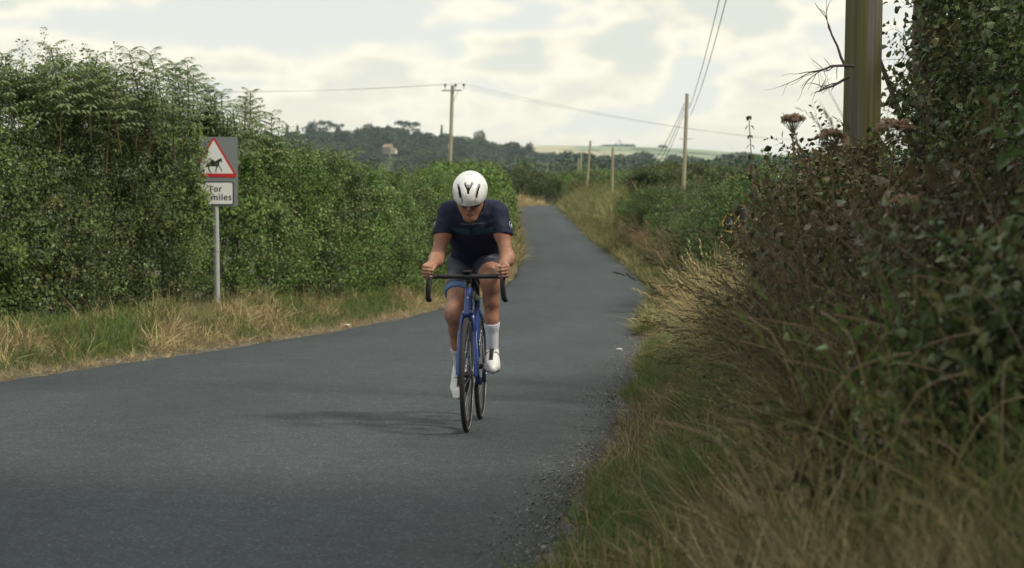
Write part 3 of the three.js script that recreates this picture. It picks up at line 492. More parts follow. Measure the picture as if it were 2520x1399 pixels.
function tree(px, topY, d, widthPx, geo, label, group, rgb, fy = (x, dd) => groundY(x, dd)) {
  const p = at(px, topY, d), gy = fy(p.x, d) - 0.3, h = p.y - gy, w = widthPx / F * d / 0.86, t = thing('tree', V(p.x, gy, -d), label, 'tree', group);
  const c = part('crown', geo, mat(lin(...rgb), 0.95, { transmission: 0.25, thickness: 0 }), t); c.scale.set(w, h / 0.97, w); c.rotation.y = px;
  const k = part('trunk', trunkGeo, barkMat, t); k.scale.set(w * 0.9, h, w * 0.9); return t;
}
for (const [px, ty, w, kind, label] of [[708, 306, 22, 'cone', 'pointed conifer on the skyline, leftmost above the hedge'], [733, 308, 22, 'cone', 'pointed conifer on the skyline, second from the left'], [766, 294, 40, 'round', 'tall round-headed tree on the skyline left of the flat-topped cedars'], [801, 299, 34, 'flat', 'flat-topped cedar on the skyline, the taller of two'], [831, 306, 30, 'flat', 'flat-topped cedar on the skyline, the smaller right-hand one'], [905, 301, 38, 'round', 'broad round tree on the hill crest above the house'], [957, 305, 20, 'round', 'small narrow tree on the hill crest between the broad tree and the twin pines'], [990, 299, 32, 'flat', 'left of the twin pines on the hill crest'], [1018, 302, 30, 'flat', 'right of the twin pines on the hill crest'], [1087, 307, 16, 'cone', 'slender conifer on the skyline just left of the power line pole'], [1182, 317, 36, 'round', 'spreading tree on the skyline right of the power line pole'], [1300, 347, 28, 'round', 'last rounded tree on the descending wooded skyline']])
  tree(px, ty, 2010, w, crowns[kind][0], label, 'skyline trees on the hill', tint(WOOD, rng(px), 0.9).toArray(), hillY);
// wood belt on the low ground
{
  const R = rng(414), lists = [[], [], []];
  for (let i = 0; i < 380; i++) {
    const d = 300 + 850 * R(), u = 1150 + 1000 * R(), x = (u - 1260) / F * d, h = (10 + 4.5 * R()) * lerp(0.8, 1.5, smoothstep(d, 300, 900)) * (R() < 0.25 ? 1.3 : 0.95), w = h * (1.05 + 0.6 * R());
    if (u < 1420 && d < 420) continue;
    lists[i % 3].push({ p: V(x, groundY(x, d) - h * 0.1, -d), q: new THREE.Quaternion().setFromAxisAngle(UPV, R() * 6.28), s: V(w, h, w), c: tint(WOOD, R, 1) });
  }
  const g = thing('valley_wood', null, 'dark belt of trees on the low ground beyond the fields', 'woodland'); g.userData.kind = 'stuff';
  lists.forEach((l, i) => instances('crowns', fineCrowns[i], crownMat, l, g));
}
for (const [px, ty, d, w, k, rgb, label] of [
  [1290, 392, 205, 96, 0, [0.085, 0.11, 0.036], 'large scrubby bush where the road disappears, left of the crest'],
  [1345, 404, 190, 92, 1, [0.075, 0.10, 0.034], 'dark rounded bush directly above the end of the road'],
  [1398, 412, 200, 76, 2, [0.10, 0.13, 0.04], 'light green bush right of the end of the road, behind the leaning pole'],
  [1085, 385, 240, 130, 0, [0.06, 0.075, 0.034], 'dark field tree behind the left hedge at the foot of the power line pole'],
  [1215, 415, 230, 80, 2, [0.075, 0.105, 0.036], 'small green tree showing over the hedge beside the white helmet'],
  [1560, 418, 330, 110, 1, [0.07, 0.10, 0.036], 'mid green field tree between the third and second telegraph poles'],
  [1625, 428, 260, 90, 0, [0.085, 0.115, 0.04], 'rounded field tree just left of the second telegraph pole'],
  [1745, 424, 300, 110, 2, [0.065, 0.09, 0.034], 'dark field tree just right of the second telegraph pole'],
  [1830, 418, 340, 120, 1, [0.06, 0.085, 0.036], 'dark field tree above the hexagonal footpath sign'],
  [1500, 424, 280, 80, 0, [0.08, 0.11, 0.038], 'low green tree behind the third telegraph pole'],
  [1590, 380, 1050, 44, 0, [0.05, 0.075, 0.036], 'tall dark tree standing above the tree belt under the pale downs']])
  tree(px, ty, d, w, fineCrowns[k], label, 'field trees beyond the hedges', rgb);

// big roadside tree just out of view at right, whose shade lies over the near end of the road
{
  const t = thing('tree', V(4.4, groundY(4.4, 4.6) - 0.2, -4.6), 'large roadside tree beside the camera shading the near road', 'tree');
  const c = part('crown', crown(17, 30, 5200, 0.035, roundShape), mat(lin(0.065, 0.095, 0.03), 0.95, { transmission: 0.25, thickness: 0 }), t); c.scale.set(6.6, 10.5, 6.6);
  const k = part('trunk', trunkGeo, barkMat, t); k.scale.set(6.5, 8.6, 6.5);
}
// house among the hillside trees
{
  const c = at(955, 372, 1740), t = thing('house', V(c.x, c.y, c.z), 'pale house with brown tiled roof among the trees on the hill', 'house'); t.rotation.y = -0.35; t.scale.setScalar(0.75);
  const wall = mat(lin(0.34, 0.30, 0.25), 0.9), white = mat(lin(0.58, 0.57, 0.53), 0.9), tile = mat(lin(0.30, 0.20, 0.15), 0.9), glass = mat(lin(0.04, 0.05, 0.06), 0.2);
  part('wall', [box(10, 7, 7, 0, 0.5, 0)], wall, t); part('annex_wall', [box(5.5, 4, 6, 7.7, -1.2, 0.5)], white, t);
  const gable = new THREE.ExtrudeGeometry(new THREE.Shape([[-4.3, 0], [4.3, 0], [0, 3.6]].map((p) => new THREE.Vector2(...p))), { depth: 10.8, bevelEnabled: false }).rotateY(Math.PI / 2).translate(-5.4, 4.0, 0);
  const rf = part('roof', gable, tile, t); part('chimney', [box(0.9, 2.2, 0.9, 3.2, 7.2, 0)], tile, rf);
  part('annex_roof', new THREE.ExtrudeGeometry(new THREE.Shape([[-3.5, 0], [3.5, 0], [0, 2]].map((p) => new THREE.Vector2(...p))), { depth: 6, bevelEnabled: false }).rotateY(Math.PI / 2).translate(5.02, 0.8, 0.5), tile, t);
  for (const [x, y] of [[-3, 2], [0, 2], [3, 2], [-3, -1], [0.2, -1], [3, -1], [7.6, -1.2]]) part('window', [box(1.2, 1.4, 0.1, x, y, x > 5 ? 3.56 : 3.56)], glass, t);
}
// chalk downs on the horizon
const downRidge = curve([[-500, 60], [900, 80], [1200, 92], [1360, 99], [1500, 97], [1650, 92], [1800, 80], [1900, 72], [2000, 76], [2300, 92], [3200, 70]]);
function downY(x, d) { const u = 1260 + F * x / d; return EYE + lerp(-14, downRidge(u), Math.pow(smoothstep(d, 4300, 6200), 0.8)) + 5 * (fbm(x * 0.002, 3, d * 0.002, 3) - 0.5) - 30 * smoothstep(d, 6300, 7400); }
structure('downs', sheet(-900, 3600, 260, 4200, 7500, 90, downY, (x, d) => {
  const u = 1260 + F * x / d, k = Math.floor(d / 330 + fbm(x * 0.002, 1, 2, 2) * 2), s = hash(k, Math.floor(x / 520 + k * 0.37), 3), n = fbm(x * 0.01, 3, d * 0.01, 3);
  if (n > 0.62 || (u > 1750 && d < 5700 && fbm(x * 0.004, 9, d * 0.004, 3) > 0.42)) return [0.05, 0.075, 0.04];
  const c = s < 0.35 ? [0.44, 0.40, 0.24] : s < 0.6 ? [0.25, 0.29, 0.16] : s < 0.85 ? [0.36, 0.36, 0.21] : [0.52, 0.48, 0.34]; return c.map((q) => q * (0.85 + 0.3 * n));
}), mat(lin(1, 1, 1), 1, { vertexColors: true }));
{
  const R = rng(616), l = [], add = (u, d, h, w) => { const x = (u - 1260) / F * d; l.push({ p: V(x, downY(x, d) - h * 0.15, -d), q: new THREE.Quaternion().setFromAxisAngle(UPV, R() * 6.28), s: V(w, h, w), c: tint(WOOD, R, 0.9) }); };
  for (let i = 0; i < 70; i++) { const t = R(); add(1478 + 86 * t, 6180 + 160 * R(), (6 + 7 * R()) * lerp(0.55, 1, smoothstep(t, 0, 0.5)), 16); }
  for (let i = 0; i < 14; i++) add(1622 + 18 * R(), 6150 + 60 * R(), 7 + 7 * R(), 12);
  for (let i = 0; i < 160; i++) add(1400 + 600 * R(), 4400 + 700 * R(), 8 + 6 * R(), 14);
  const g = thing('downland_copse', null, 'dark copses and hedgerow trees on the pale downs at the horizon', 'woodland'); g.userData.kind = 'stuff'; instances('crowns', crowns.round[0], crownMat, l, g);
}
{
  const b = at(1525, 384, 5600), t = thing('electricity_pylon', V(b.x, b.y, b.z), 'faint steel lattice pylon on the far downs', 'pylon'), A = [], H = 46;
  for (const [sx, sz] of [[-1, -1], [1, -1], [1, 1], [-1, 1]]) A.push(rod(V(sx * 4, 0, sz * 4), V(sx * 0.8, H, sz * 0.8), 0.3, 0.25, 4));
  for (let i = 0; i < 8; i++) { const y0 = H * i / 8, y1 = H * (i + 1) / 8, w0 = lerp(4, 0.8, i / 8), w1 = lerp(4, 0.8, (i + 1) / 8); for (const s of [-1, 1]) for (const z of [-1, 1]) A.push(rod(V(s * w0, y0, z * w0), V(-s * w1, y1, z * w1), 0.18, 0.18, 4)); }
  part('lattice', A, steel, t); for (const [y, w] of [[28, 9], [35, 11.5], [42, 8]]) part('crossarm', [rod(V(-w, y, 0), V(w, y, 0), 0.35, 0.35, 4), rod(V(-w, y, 0), V(0, y + 2.4, 0), 0.25, 0.25, 4), rod(V(w, y, 0), V(0, y + 2.4, 0), 0.25, 0.25, 4)], steel, t);
}
// ---------------------------------------------------------------- road signs
const font = await new FontLoader().loadAsync('fonts/droid/droid_sans_bold.typeface.json');
function roundShapeRect(w, h, r) { const s = new THREE.Shape(), x = -w / 2, y = -h / 2; s.moveTo(x + r, y); s.lineTo(x + w - r, y); s.absarc(x + w - r, y + r, r, -Math.PI / 2, 0); s.lineTo(x + w, y + h - r); s.absarc(x + w - r, y + h - r, r, 0, Math.PI / 2); s.lineTo(x + r, y + h); s.absarc(x + r, y + h - r, r, Math.PI / 2, Math.PI); s.lineTo(x, y + r); s.absarc(x + r, y + r, r, Math.PI, Math.PI * 1.5); return s; }
function roundTri(side, r) { const h = side * 0.866, c = [[-side / 2, 0], [side / 2, 0], [0, h]], cx = 0, cy = h / 3, k = (1 - 2 * r / (cy)) , s = new THREE.Shape(); c.forEach(([x, y], i) => { const px = cx + (x - cx) * (1 - r / cy), py = cy + (y - cy) * (1 - r / cy), a0 = [Math.PI * 7 / 6, -Math.PI / 2, Math.PI / 6][i]; if (!i) s.moveTo(px + r * Math.cos(a0), py + r * Math.sin(a0)); s.absarc(px, py, r, a0 - (i ? 0 : 0), a0 + Math.PI * 2 / 3, false); }); return s; }
const flat = (shape, depth, z, bevel = 0) => new THREE.ExtrudeGeometry(shape, { depth, bevelEnabled: bevel > 0, bevelSize: bevel, bevelThickness: bevel, bevelSegments: 2, curveSegments: 10 }).translate(0, 0, z);
{
  const S = 27.3 / F, base = at(533, 772, 27.3); base.y = groundY(base.x, 27.3) - 0.05;
  const t = thing('road_sign', base, 'red triangle horse warning sign with For miles plate on a grey post, partly overgrown', 'road sign'); t.rotation.y = 0.12;
  const Y = (py) => EYE + (440 - py) * S - base.y, X = (px) => (px - 533) * S;
  part('post', [rod(V(0, 0, 0), V(X(529.5), Y(342), -0.055), 0.038, 0.038, 20)], mat(lin(0.40, 0.42, 0.42), 0.5, { metalness: 0.35 }), t);
  const grey = mat(lin(0.17, 0.19, 0.195), 0.7), red = mat(lin(0.46, 0.018, 0.022), 0.45), white = mat(lin(0.66, 0.68, 0.68), 0.5), ink = mat(lin(0.012, 0.012, 0.014), 0.6);
  const cx = X(527), W = 116 * S, H = 170 * S;
  const plate = part('backing_plate', flat(roundShapeRect(W, H, 0.02), 0.004, 0, 0.001), grey, t); plate.position.set(cx, (Y(338) + Y(508)) / 2, 0);
  const tri = sub('warning_triangle', t); tri.position.set(cx, Y(437.5), 0.0075);
  const outer = roundTri(118 * S, 0.030), inner = roundTri(95.5 * S, 0.004); inner.getPoints(); const hole = new THREE.Path(inner.getPoints(10).map((p) => new THREE.Vector2(p.x, p.y + 10 * S))); outer.holes.push(hole);
  part('red_border', flat(outer, 0.003, 0), red, tri);
  const wp = part('white_panel', flat(new THREE.Shape(inner.getPoints(10).map((p) => new THREE.Vector2(p.x, p.y + 10 * S))), 0.0015, 0), white, tri);
  const hp = [[487, 437], [480, 445], [455, 447], [430, 460], [405, 478], [385, 490], [360, 497], [345, 478], [325, 462], [305, 470], [300, 492], [285, 508], [250, 520], [225, 538], [208, 565], [204, 600], [222, 606], [238, 592], [243, 610], [247, 650], [268, 685], [296, 714], [304, 706], [278, 665], [263, 610], [275, 583], [330, 592], [385, 590], [388, 610], [374, 650], [372, 690], [396, 694], [397, 686], [389, 680], [391, 655], [412, 605], [428, 586], [455, 618], [478, 652], [471, 684], [490, 684], [492, 652], [470, 612], [440, 575], [445, 540], [452, 508], [464, 492], [476, 500], [481, 522], [495, 522], [493, 490]];
  const horse = new THREE.Shape(hp.map(([x, y]) => new THREE.Vector2((480 + x / 7.37 - 527) * S, (437.5 - (330 + y / 7.363)) * S)));
  part('horse_symbol', flat(horse, 0.001, 0.0018), ink, tri);
  const pl = sub('distance_plate', t); pl.position.set(cx, Y((447 + 505.5) / 2), 0.0075); const pw = 96 * S, ph = 58.5 * S;
  const rim = roundShapeRect(pw, ph, 0.035); rim.holes.push(roundShapeRect(pw - 0.032, ph - 0.032, 0.02)); part('black_border', flat(rim, 0.002, 0), ink, pl); part('white_panel', flat(roundShapeRect(pw - 0.032, ph - 0.032, 0.02), 0.0012, 0), white, pl);
  const word = (text, x, y) => { const g = new TextGeometry(text, { font, size: 14.2 * S, depth: 0.001, curveSegments: 5 }); g.translate(x, y, 0.0015); return g; };
  part('lettering', [word('For', (515 - 527) * S, (476.2 - 472.3) * S)], ink, pl); part('lettering', [word('miles', (518.5 - 527) * S, (476.2 - 493.2) * S)], ink, pl);
  for (const y of [352, 460, 498]) part('clamp', [box(0.12, 0.035, 0.02, X(529), Y(y), -0.016, 0.004), new THREE.TorusGeometry(0.041, 0.006, 6, 20, Math.PI).rotateX(-Math.PI / 2).translate(X(529), Y(y), -0.052)], steel, t);
}
// leafy hazel twigs growing across the edge of the sign
{
  const R = rng(31), list = [];
  const put = (px, py, d, n, sx, sy) => { for (let i = 0; i < n; i++) { const q = at(px + (R() - 0.5) * sx, py + (R() - 0.5) * sy, d + (R() - 0.5) * 0.3); list.push({ p: q, q: turnTo(V(0.7, 0.35, 0.5).addScaledVector(rv(R), 0.7), R), s: 0.55 + 0.4 * R(), c: tint(GREENS.hazel, R, 1.1) }); } };
  put(468, 370, 26.7, 30, 26, 80); put(493, 384, 26.75, 4, 12, 18); put(474, 430, 26.7, 16, 30, 40); put(466, 465, 26.7, 22, 22, 60); put(484, 496, 26.75, 8, 30, 14); put(496, 487, 27.1, 5, 14, 12); put(462, 525, 26.7, 36, 60, 60); put(468, 590, 26.6, 40, 60, 90);
  for (let k = 0; k < 3; k++) instances('foliage', hazelSprays[k], leafSet, list.filter((e, i) => i % 3 === k), hedgeA);
}
// hexagonal footpath waymark on a dark post
{
  const d = 26, S = d / F, c = at(1800, 550, d), gx = at(1824, 0, d).x, t = thing('footpath_sign', V(gx, groundY(gx, d) - 0.05, -d), 'black hexagonal footpath sign with yellow edge and white walker on a dark post', 'sign'); t.rotation.y = -0.3;
  const y0 = c.y - t.position.y, cx = -24 * S;
  part('post', [box(0.085, y0 + 0.19, 0.07, 0.01, (y0 + 0.19) / 2, -0.05, 0.008)], mat(lin(0.028, 0.03, 0.038), 0.8), t);
  const hex = (r) => new THREE.Shape([0, 1, 2, 3, 4, 5].map((i) => new THREE.Vector2(Math.cos(i * Math.PI / 3) * r, Math.sin(i * Math.PI / 3) * r))), R0 = 25 * S, ring = hex(R0); ring.holes.push(hex(R0 - 3.4 * S));
  const p = sub('plate', t); p.position.set(cx, y0, 0); part('yellow_edge', flat(ring, 0.006, 0), mat(lin(0.52, 0.33, 0.03), 0.5), p); part('black_panel', flat(hex(R0 - 3.4 * S), 0.004, 0), mat(lin(0.015, 0.016, 0.018), 0.45), p);
  const w = (pts) => flat(new THREE.Shape(pts.map(([x, y]) => new THREE.Vector2((x - 600) / 15.5 * S, (640 - y) / 15.5 * S))), 0.002, 0.0042);
  part('walker_symbol', [w([[585, 520], [612, 520], [622, 545], [612, 570], [588, 570], [575, 545]]), w([[578, 575], [622, 575], [650, 610], [680, 650], [668, 690], [650, 680], [640, 650], [632, 680], [675, 780], [640, 795], [600, 715], [560, 780], [515, 778], [565, 690], [560, 650], [520, 690], [500, 675], [545, 610]])], mat(lin(0.75, 0.75, 0.75), 0.5), p);
}

// ---------------------------------------------------------------- roadside weeds at right
function umbel(seed, h, r) {
  const R = rng(seed), S = [], H = [], top = V((R() - 0.5) * 0.1, h, (R() - 0.5) * 0.1); S.push(pipe([V(0, 0, 0), V(0.02, h * 0.5, 0.01), top], 0.0045, 12, 6));
  for (let i = 0; i < 22; i++) {
    const a = i * 2.4, k = r * Math.sqrt((i + 0.5) / 22), e = V(top.x + Math.cos(a) * k, top.y + 0.05 + 0.02 * R() - 0.3 * k * k / r, top.z + Math.sin(a) * k); S.push(rod(top, e, 0.0014, 0.0012, 4));
    for (let j = 0; j < 18; j++) { const q = e.clone().add(V((R() - 0.5) * 0.03, 0.008 + R() * 0.014, (R() - 0.5) * 0.03)); S.push(rod(e, q, 0.0006, 0.0006, 3)); H.push(new THREE.OctahedronGeometry(0.0035 + 0.002 * R(), 0).translate(q.x, q.y, q.z)); }
  }
  return [merge(S), merge(H)];
}
{
  const dry = mat(lin(0.15, 0.115, 0.068), 0.9), head = mat(lin(0.36, 0.245, 0.165), 0.95), geo = [umbel(3, 1.0, 0.07), umbel(4, 0.95, 0.055)];
  [[2172, 328, 7.4, 0, 1.15, 'dead cow parsley with the largest brown flower head, in front of the near pole'], [2070, 352, 7.9, 1, 1.0, 'dead cow parsley with a flat brown head just left of the near pole base'], [1962, 312, 8.6, 1, 1.0, 'dead cow parsley standing against the sky, leftmost of the brown heads'], [2240, 505, 6.8, 0, 0.8, 'low dead cow parsley head in the dark weeds at far right']].forEach(([px, py, d, k, s, label]) => {
    const p = at(px, py, d), t = thing('dead_cow_parsley', V(p.x, p.y - (k ? 0.98 : 1.04) * s, p.z), label, 'dead plant', 'dead umbels in the right foreground'); t.scale.set(s * 0.85, s, s * 0.85); t.rotation.y = px; part('stem', geo[k][0], dry, t); part('flower_head', geo[k][1], head, t);
  });
  // nettles and docks
  const net = (seed, h) => { const R = rng(seed), P = [], S = [rod(V(0, 0, 0), V(0.03, h, 0), 0.004, 0.002, 5)]; for (let i = 0; i < 22; i++) { const y = h * (0.2 + 0.8 * i / 21), a0 = i * 1.57 + R() * 0.5, L = 0.072 * lerp(1.1, 0.4, i / 21) * (0.7 + 0.5 * R()); for (const a of [a0, a0 + 3.14]) leafInto(P, V(0.03 * y / h, y, 0), V(Math.cos(a), -0.55 - 0.3 * R(), Math.sin(a)).normalize(), UPV, L, L * 0.5, 0.2, 0.25); } return [geoOf(P), merge(S)]; };
  const nets = [net(1, 1.1), net(2, 0.95)], nm = mat(lin(0.05, 0.065, 0.028), 0.9, { transmission: 0.3, thickness: 0 }), nm2 = mat(lin(0.085, 0.07, 0.035), 0.9, { transmission: 0.25, thickness: 0 });
  const spots = [[1884, 283, 8.8, 0], [1905, 380, 8.4, 1], [1868, 470, 8.9, 1], [2010, 470, 7.6, 0], [2120, 560, 7.0, 1], [2300, 430, 7.0, 0], [2390, 520, 6.6, 1], [2470, 470, 6.9, 0], [1950, 560, 8.0, 1], [2230, 640, 6.2, 0], [2350, 690, 6.0, 1], [2490, 640, 6.0, 0], [2060, 620, 7.2, 1]], R = rng(8);
  spots.forEach(([px, py, d, k], i) => { const p = at(px, py, d), t = thing('nettle', V(p.x, p.y - (k ? 0.95 : 1.1), p.z), i === 0 ? 'tall nettle tip drooping against the sky, left of the brown flower heads' : 'nettle in the dark tangle of weeds in the right foreground', 'nettle', 'nettles in the right foreground'); t.rotation.set((R() - 0.5) * 0.25, R() * 6, (R() - 0.5) * 0.25); part('leaves', nets[k][0], i % 3 ? nm2 : nm, t); part('stem', nets[k][1], dry, t); });
  // brown dead stalks and grass through the tangle
  sow('dead_weeds', 'tangle of thin brown dead stalks and grasses over the right bank', 'weeds', 1500, 606, (Q) => { const d = 5.4 + 9 * Math.pow(Q(), 0.8), x = roadR(d) + 0.95 + 1.0 * Q() * (0.7 + d / 20); return { x, d, y: groundY(x, d) + 0.3 * Q() * (1 - smoothstep(d, 10, 13)), kind: Q() < 0.8 ? 'tall' : 'hay', pal: [[0.13, 0.095, 0.055], [0.09, 0.07, 0.04], [0.17, 0.13, 0.08], [0.07, 0.075, 0.035]], s: 0.75 + 0.6 * Q(), lx: (Q() - 0.6) * 1.1, lz: (Q() - 0.4) * 0.8, tip: 0.4, k: 0.85 }; });
  // long arching dry stems
  const bl = [];
  for (let i = 0; i < 120; i++) {
    const d = 4.3 + 4.0 * R(), x = roadR(d) + 0.8 + 0.75 * R() * (0.6 + d / 14), y = groundY(x, d), L = 0.3 + 0.45 * R(), a = R() * 6.28, lx = Math.cos(a) * 0.5, lz = Math.sin(a) * 0.4;
    const pts = [V(x, y, -d), V(x + lx * L * 0.2, y + L * 0.45, -d + lz * L * 0.2), V(x + lx * L * 0.6, y + L * 0.78, -d + lz * L * 0.6), V(x + lx * L * 1.1, y + L * 0.85, -d + lz * L)]; bl.push(pipe(pts, 0.0013 + 0.0012 * R(), 10, 5));
  }
  const st = single('dry_stems', bl, mat(lin(0.27, 0.20, 0.13), 0.9), 'long dry arching stems through the weeds in the right foreground', 'dry stems'); st.userData.kind = 'stuff';
}
{ const p = at(852, 803, 28.6), g = new THREE.IcosahedronGeometry(0.035, 1).scale(1.4, 0.5, 0.9); const y = roadY(p.x, 28.6); single('paper_litter', g.translate(p.x, y + 0.03, -28.6), mat(lin(0.75, 0.74, 0.70), 0.9), 'small scrap of white paper lying at the left road edge', 'litter'); }
{ const d = 22.5, p = at(1552, 790, d), R = rng(2); const g = new THREE.IcosahedronGeometry(0.022, 1).scale(1.6, 0.4, 0.8).translate(p.x - 0.12, roadY(p.x - 0.12, d) + 0.012, -d); single('paper_litter', g, mat(lin(0.7, 0.7, 0.68), 0.9), 'tiny white scrap by the gravel on the right road edge', 'litter'); }

// ---------------------------------------------------------------- bicycle and rider: x across, y up, z towards the camera (forward); front tyre touches the road at the origin
const RIG = { x: -0.275, d: 12.3, yaw: -0.066, roll: 0.002 };
const rigY = roadY(RIG.x, RIG.d) + (fbm(RIG.x * 0.5, 4, RIG.d * 0.5, 2) - 0.5) * 0.02;
const pitch = -(rigY - roadY(RIG.x + 0.08, RIG.d + 0.985)) / 0.985;
function rig(name, label, category) { const t = thing(name, V(RIG.x, rigY, -RIG.d), label, category); t.rotation.set(pitch, RIG.yaw, RIG.roll, 'YXZ'); t.scale.setScalar(1.03); return t; }
const bike = rig('bicycle', 'blue road bicycle with black drop handlebars ridden towards the camera', 'bicycle');
const blue = mat(lin(0.016, 0.048, 0.22), 0.28, { clearcoat: 0.7, clearcoatRoughness: 0.15 }), rubber = mat(lin(0.022, 0.022, 0.023), 0.8), carbon = mat(lin(0.018, 0.018, 0.020), 0.38), alloy = mat(lin(0.5, 0.5, 0.52), 0.35, { metalness: 0.9 }), tape = mat(lin(0.018, 0.018, 0.019), 0.75), silver = mat(lin(0.6, 0.62, 0.65), 0.35, { metalness: 0.4 });
const WR = 0.34;
function wheel(z, rear) {
  const w = sub('wheel', bike); w.position.set(0, WR, z);
  part('tyre', new THREE.TorusGeometry(WR - 0.0145, 0.0145, 14, 72).rotateY(Math.PI / 2), rubber, w);
  part('rim', new THREE.LatheGeometry([[0.265, 0], [0.268, 0.006], [0.285, 0.011], [0.312, 0.0125], [0.318, 0.011], [0.318, -0.011], [0.312, -0.0125], [0.285, -0.011], [0.268, -0.006], [0.265, 0]].map((p) => new THREE.Vector2(...p)), 72).rotateZ(Math.PI / 2), carbon, w);
  part('rim_edge', [new THREE.TorusGeometry(0.3175, 0.0016, 6, 72).rotateY(Math.PI / 2).translate(0.0118, 0, 0), new THREE.TorusGeometry(0.3175, 0.0016, 6, 72).rotateY(Math.PI / 2).translate(-0.0118, 0, 0)], silver, w);
  const sp = []; for (let i = 0; i < 24; i++) { const a = i * Math.PI / 12, s = i % 2 ? 1 : -1, b = a + s * 0.5 * (i % 4 < 2 ? 1 : -1); sp.push(rod(V(s * 0.026, Math.cos(b) * 0.022, Math.sin(b) * 0.022), V(s * 0.003, Math.cos(a) * 0.268, Math.sin(a) * 0.268), 0.0011, 0.0011, 4)); }
  part('spokes', sp, alloy, w); part('hub', [new THREE.CylinderGeometry(0.019, 0.019, 0.05, 16).rotateZ(Math.PI / 2), new THREE.CylinderGeometry(0.028, 0.028, 0.006, 16).rotateZ(Math.PI / 2).translate(0.027, 0, 0), new THREE.CylinderGeometry(0.028, 0.028, 0.006, 16).rotateZ(Math.PI / 2).translate(-0.027, 0, 0), new THREE.CylinderGeometry(0.008, 0.008, rear ? 0.14 : 0.11, 10).rotateZ(Math.PI / 2)], carbon, w);
  part('brake_rotor', new THREE.TorusGeometry(0.068, 0.006, 4, 40).scale(1, 1, 0.2).rotateY(Math.PI / 2).translate(0.042, 0, 0), alloy, w);
  return w;
}
wheel(0, false); wheel(-0.985, true);
const BB = V(0, 0.27, -0.58), CR = V(0, 0.705, -0.062), HT = V(0, 0.845, -0.108), RA = V(0, WR, -0.985), ST = V(0, 0.80, -0.735);
const fr = sub('frame', bike);
const flatRod = (a, b, r0, r1, sx) => { const g = rod(V(a.x / sx, a.y, a.z), V(b.x / sx, b.y, b.z), r0, r1, 18); return g.scale(sx, 1, 1); };
part('head_tube', [rod(CR.clone().add(V(0, -0.005, 0.002)), HT, 0.027, 0.023, 20)], blue, fr);
part('down_tube', [flatRod(V(0, 0.725, -0.075), V(0, 0.285, -0.565), 0.030, 0.034, 0.95)], blue, fr);
part('top_tube', [flatRod(V(0, 0.825, -0.11), V(0, 0.775, -0.725), 0.022, 0.018, 1.1)], blue, fr);
part('seat_tube', [rod(BB, ST, 0.020, 0.017, 16)], blue, fr);
part('bottom_bracket', [rod(V(-0.042, BB.y, BB.z), V(0.042, BB.y, BB.z), 0.025, 0.025, 18)], blue, fr);
for (const s of [-1, 1]) { part('chain_stay', [pipe([V(s * 0.03, 0.272, -0.60), V(s * 0.045, 0.29, -0.72), V(s * 0.066, WR, -0.985)], 0.011)], blue, fr); part('seat_stay', [pipe([V(s * 0.014, 0.70, -0.72), V(s * 0.035, 0.62, -0.77), V(s * 0.064, WR, -0.985)], 0.0075)], blue, fr); }
const fk = sub('fork', bike);
part('fork_crown', [ball(V(0, 0.70, -0.055), 0.03, 1.25, 0.9, 1.0)], blue, fk);
for (const s of [-1, 1]) { part('blade', [pipe([V(s * 0.020, 0.703, -0.058), V(s * 0.034, 0.665, -0.045), V(s * 0.042, 0.56, -0.025), V(s * 0.050, 0.44, -0.006), V(s * 0.054, WR - 0.005, 0)], 0.0125, 28, 12).scale(1, 1, 1)], blue, fk); }
part('pale_stripe', [rod(V(0.0535, 0.60, -0.028), V(0.063, 0.38, -0.002), 0.0022, 0.0022, 6), rod(V(-0.0535, 0.60, -0.028), V(-0.063, 0.38, -0.002), 0.0022, 0.0022, 6)], mat(lin(0.55, 0.62, 0.75), 0.4), fk);
part('frame_badge', [box(0.014, 0.006, 0.003, 0, 0.795, -0.066, 0.001), box(0.005, 0.016, 0.003, 0, 0.795, -0.0655, 0.001)], silver, fr);
part('seat_post', [rod(ST, V(0, 0.945, -0.775), 0.0136, 0.0136, 14)], carbon, bike);
part('saddle', [new RoundedBoxGeometry(0.13, 0.035, 0.13, 4, 0.016).translate(0, 0.965, -0.86), new RoundedBoxGeometry(0.046, 0.032, 0.17, 4, 0.014).translate(0, 0.963, -0.72)], tape, bike);
part('headset_spacer', [rod(HT, V(0, 0.895, -0.123), 0.018, 0.017, 18)], carbon, bike);
part('stem', [rod(V(0, 0.89, -0.128), V(0, 0.922, -0.018), 0.019, 0.0185, 16), rod(V(-0.024, 0.922, -0.014), V(0.024, 0.922, -0.014), 0.022, 0.022, 16)], carbon, bike);
part('bike_computer', [box(0.05, 0.012, 0.07, 0, 0.951, -0.005, 0.004)], blackPlastic, bike);
const hb = sub('handlebar', bike);
part('bar_top', [flatRod(V(-0.19, 0.922, -0.012), V(0.19, 0.922, -0.012), 0.0145, 0.0145, 1), ball(V(0.19, 0.922, -0.012), 0.0145), ball(V(-0.19, 0.922, -0.012), 0.0145)], carbon, hb);
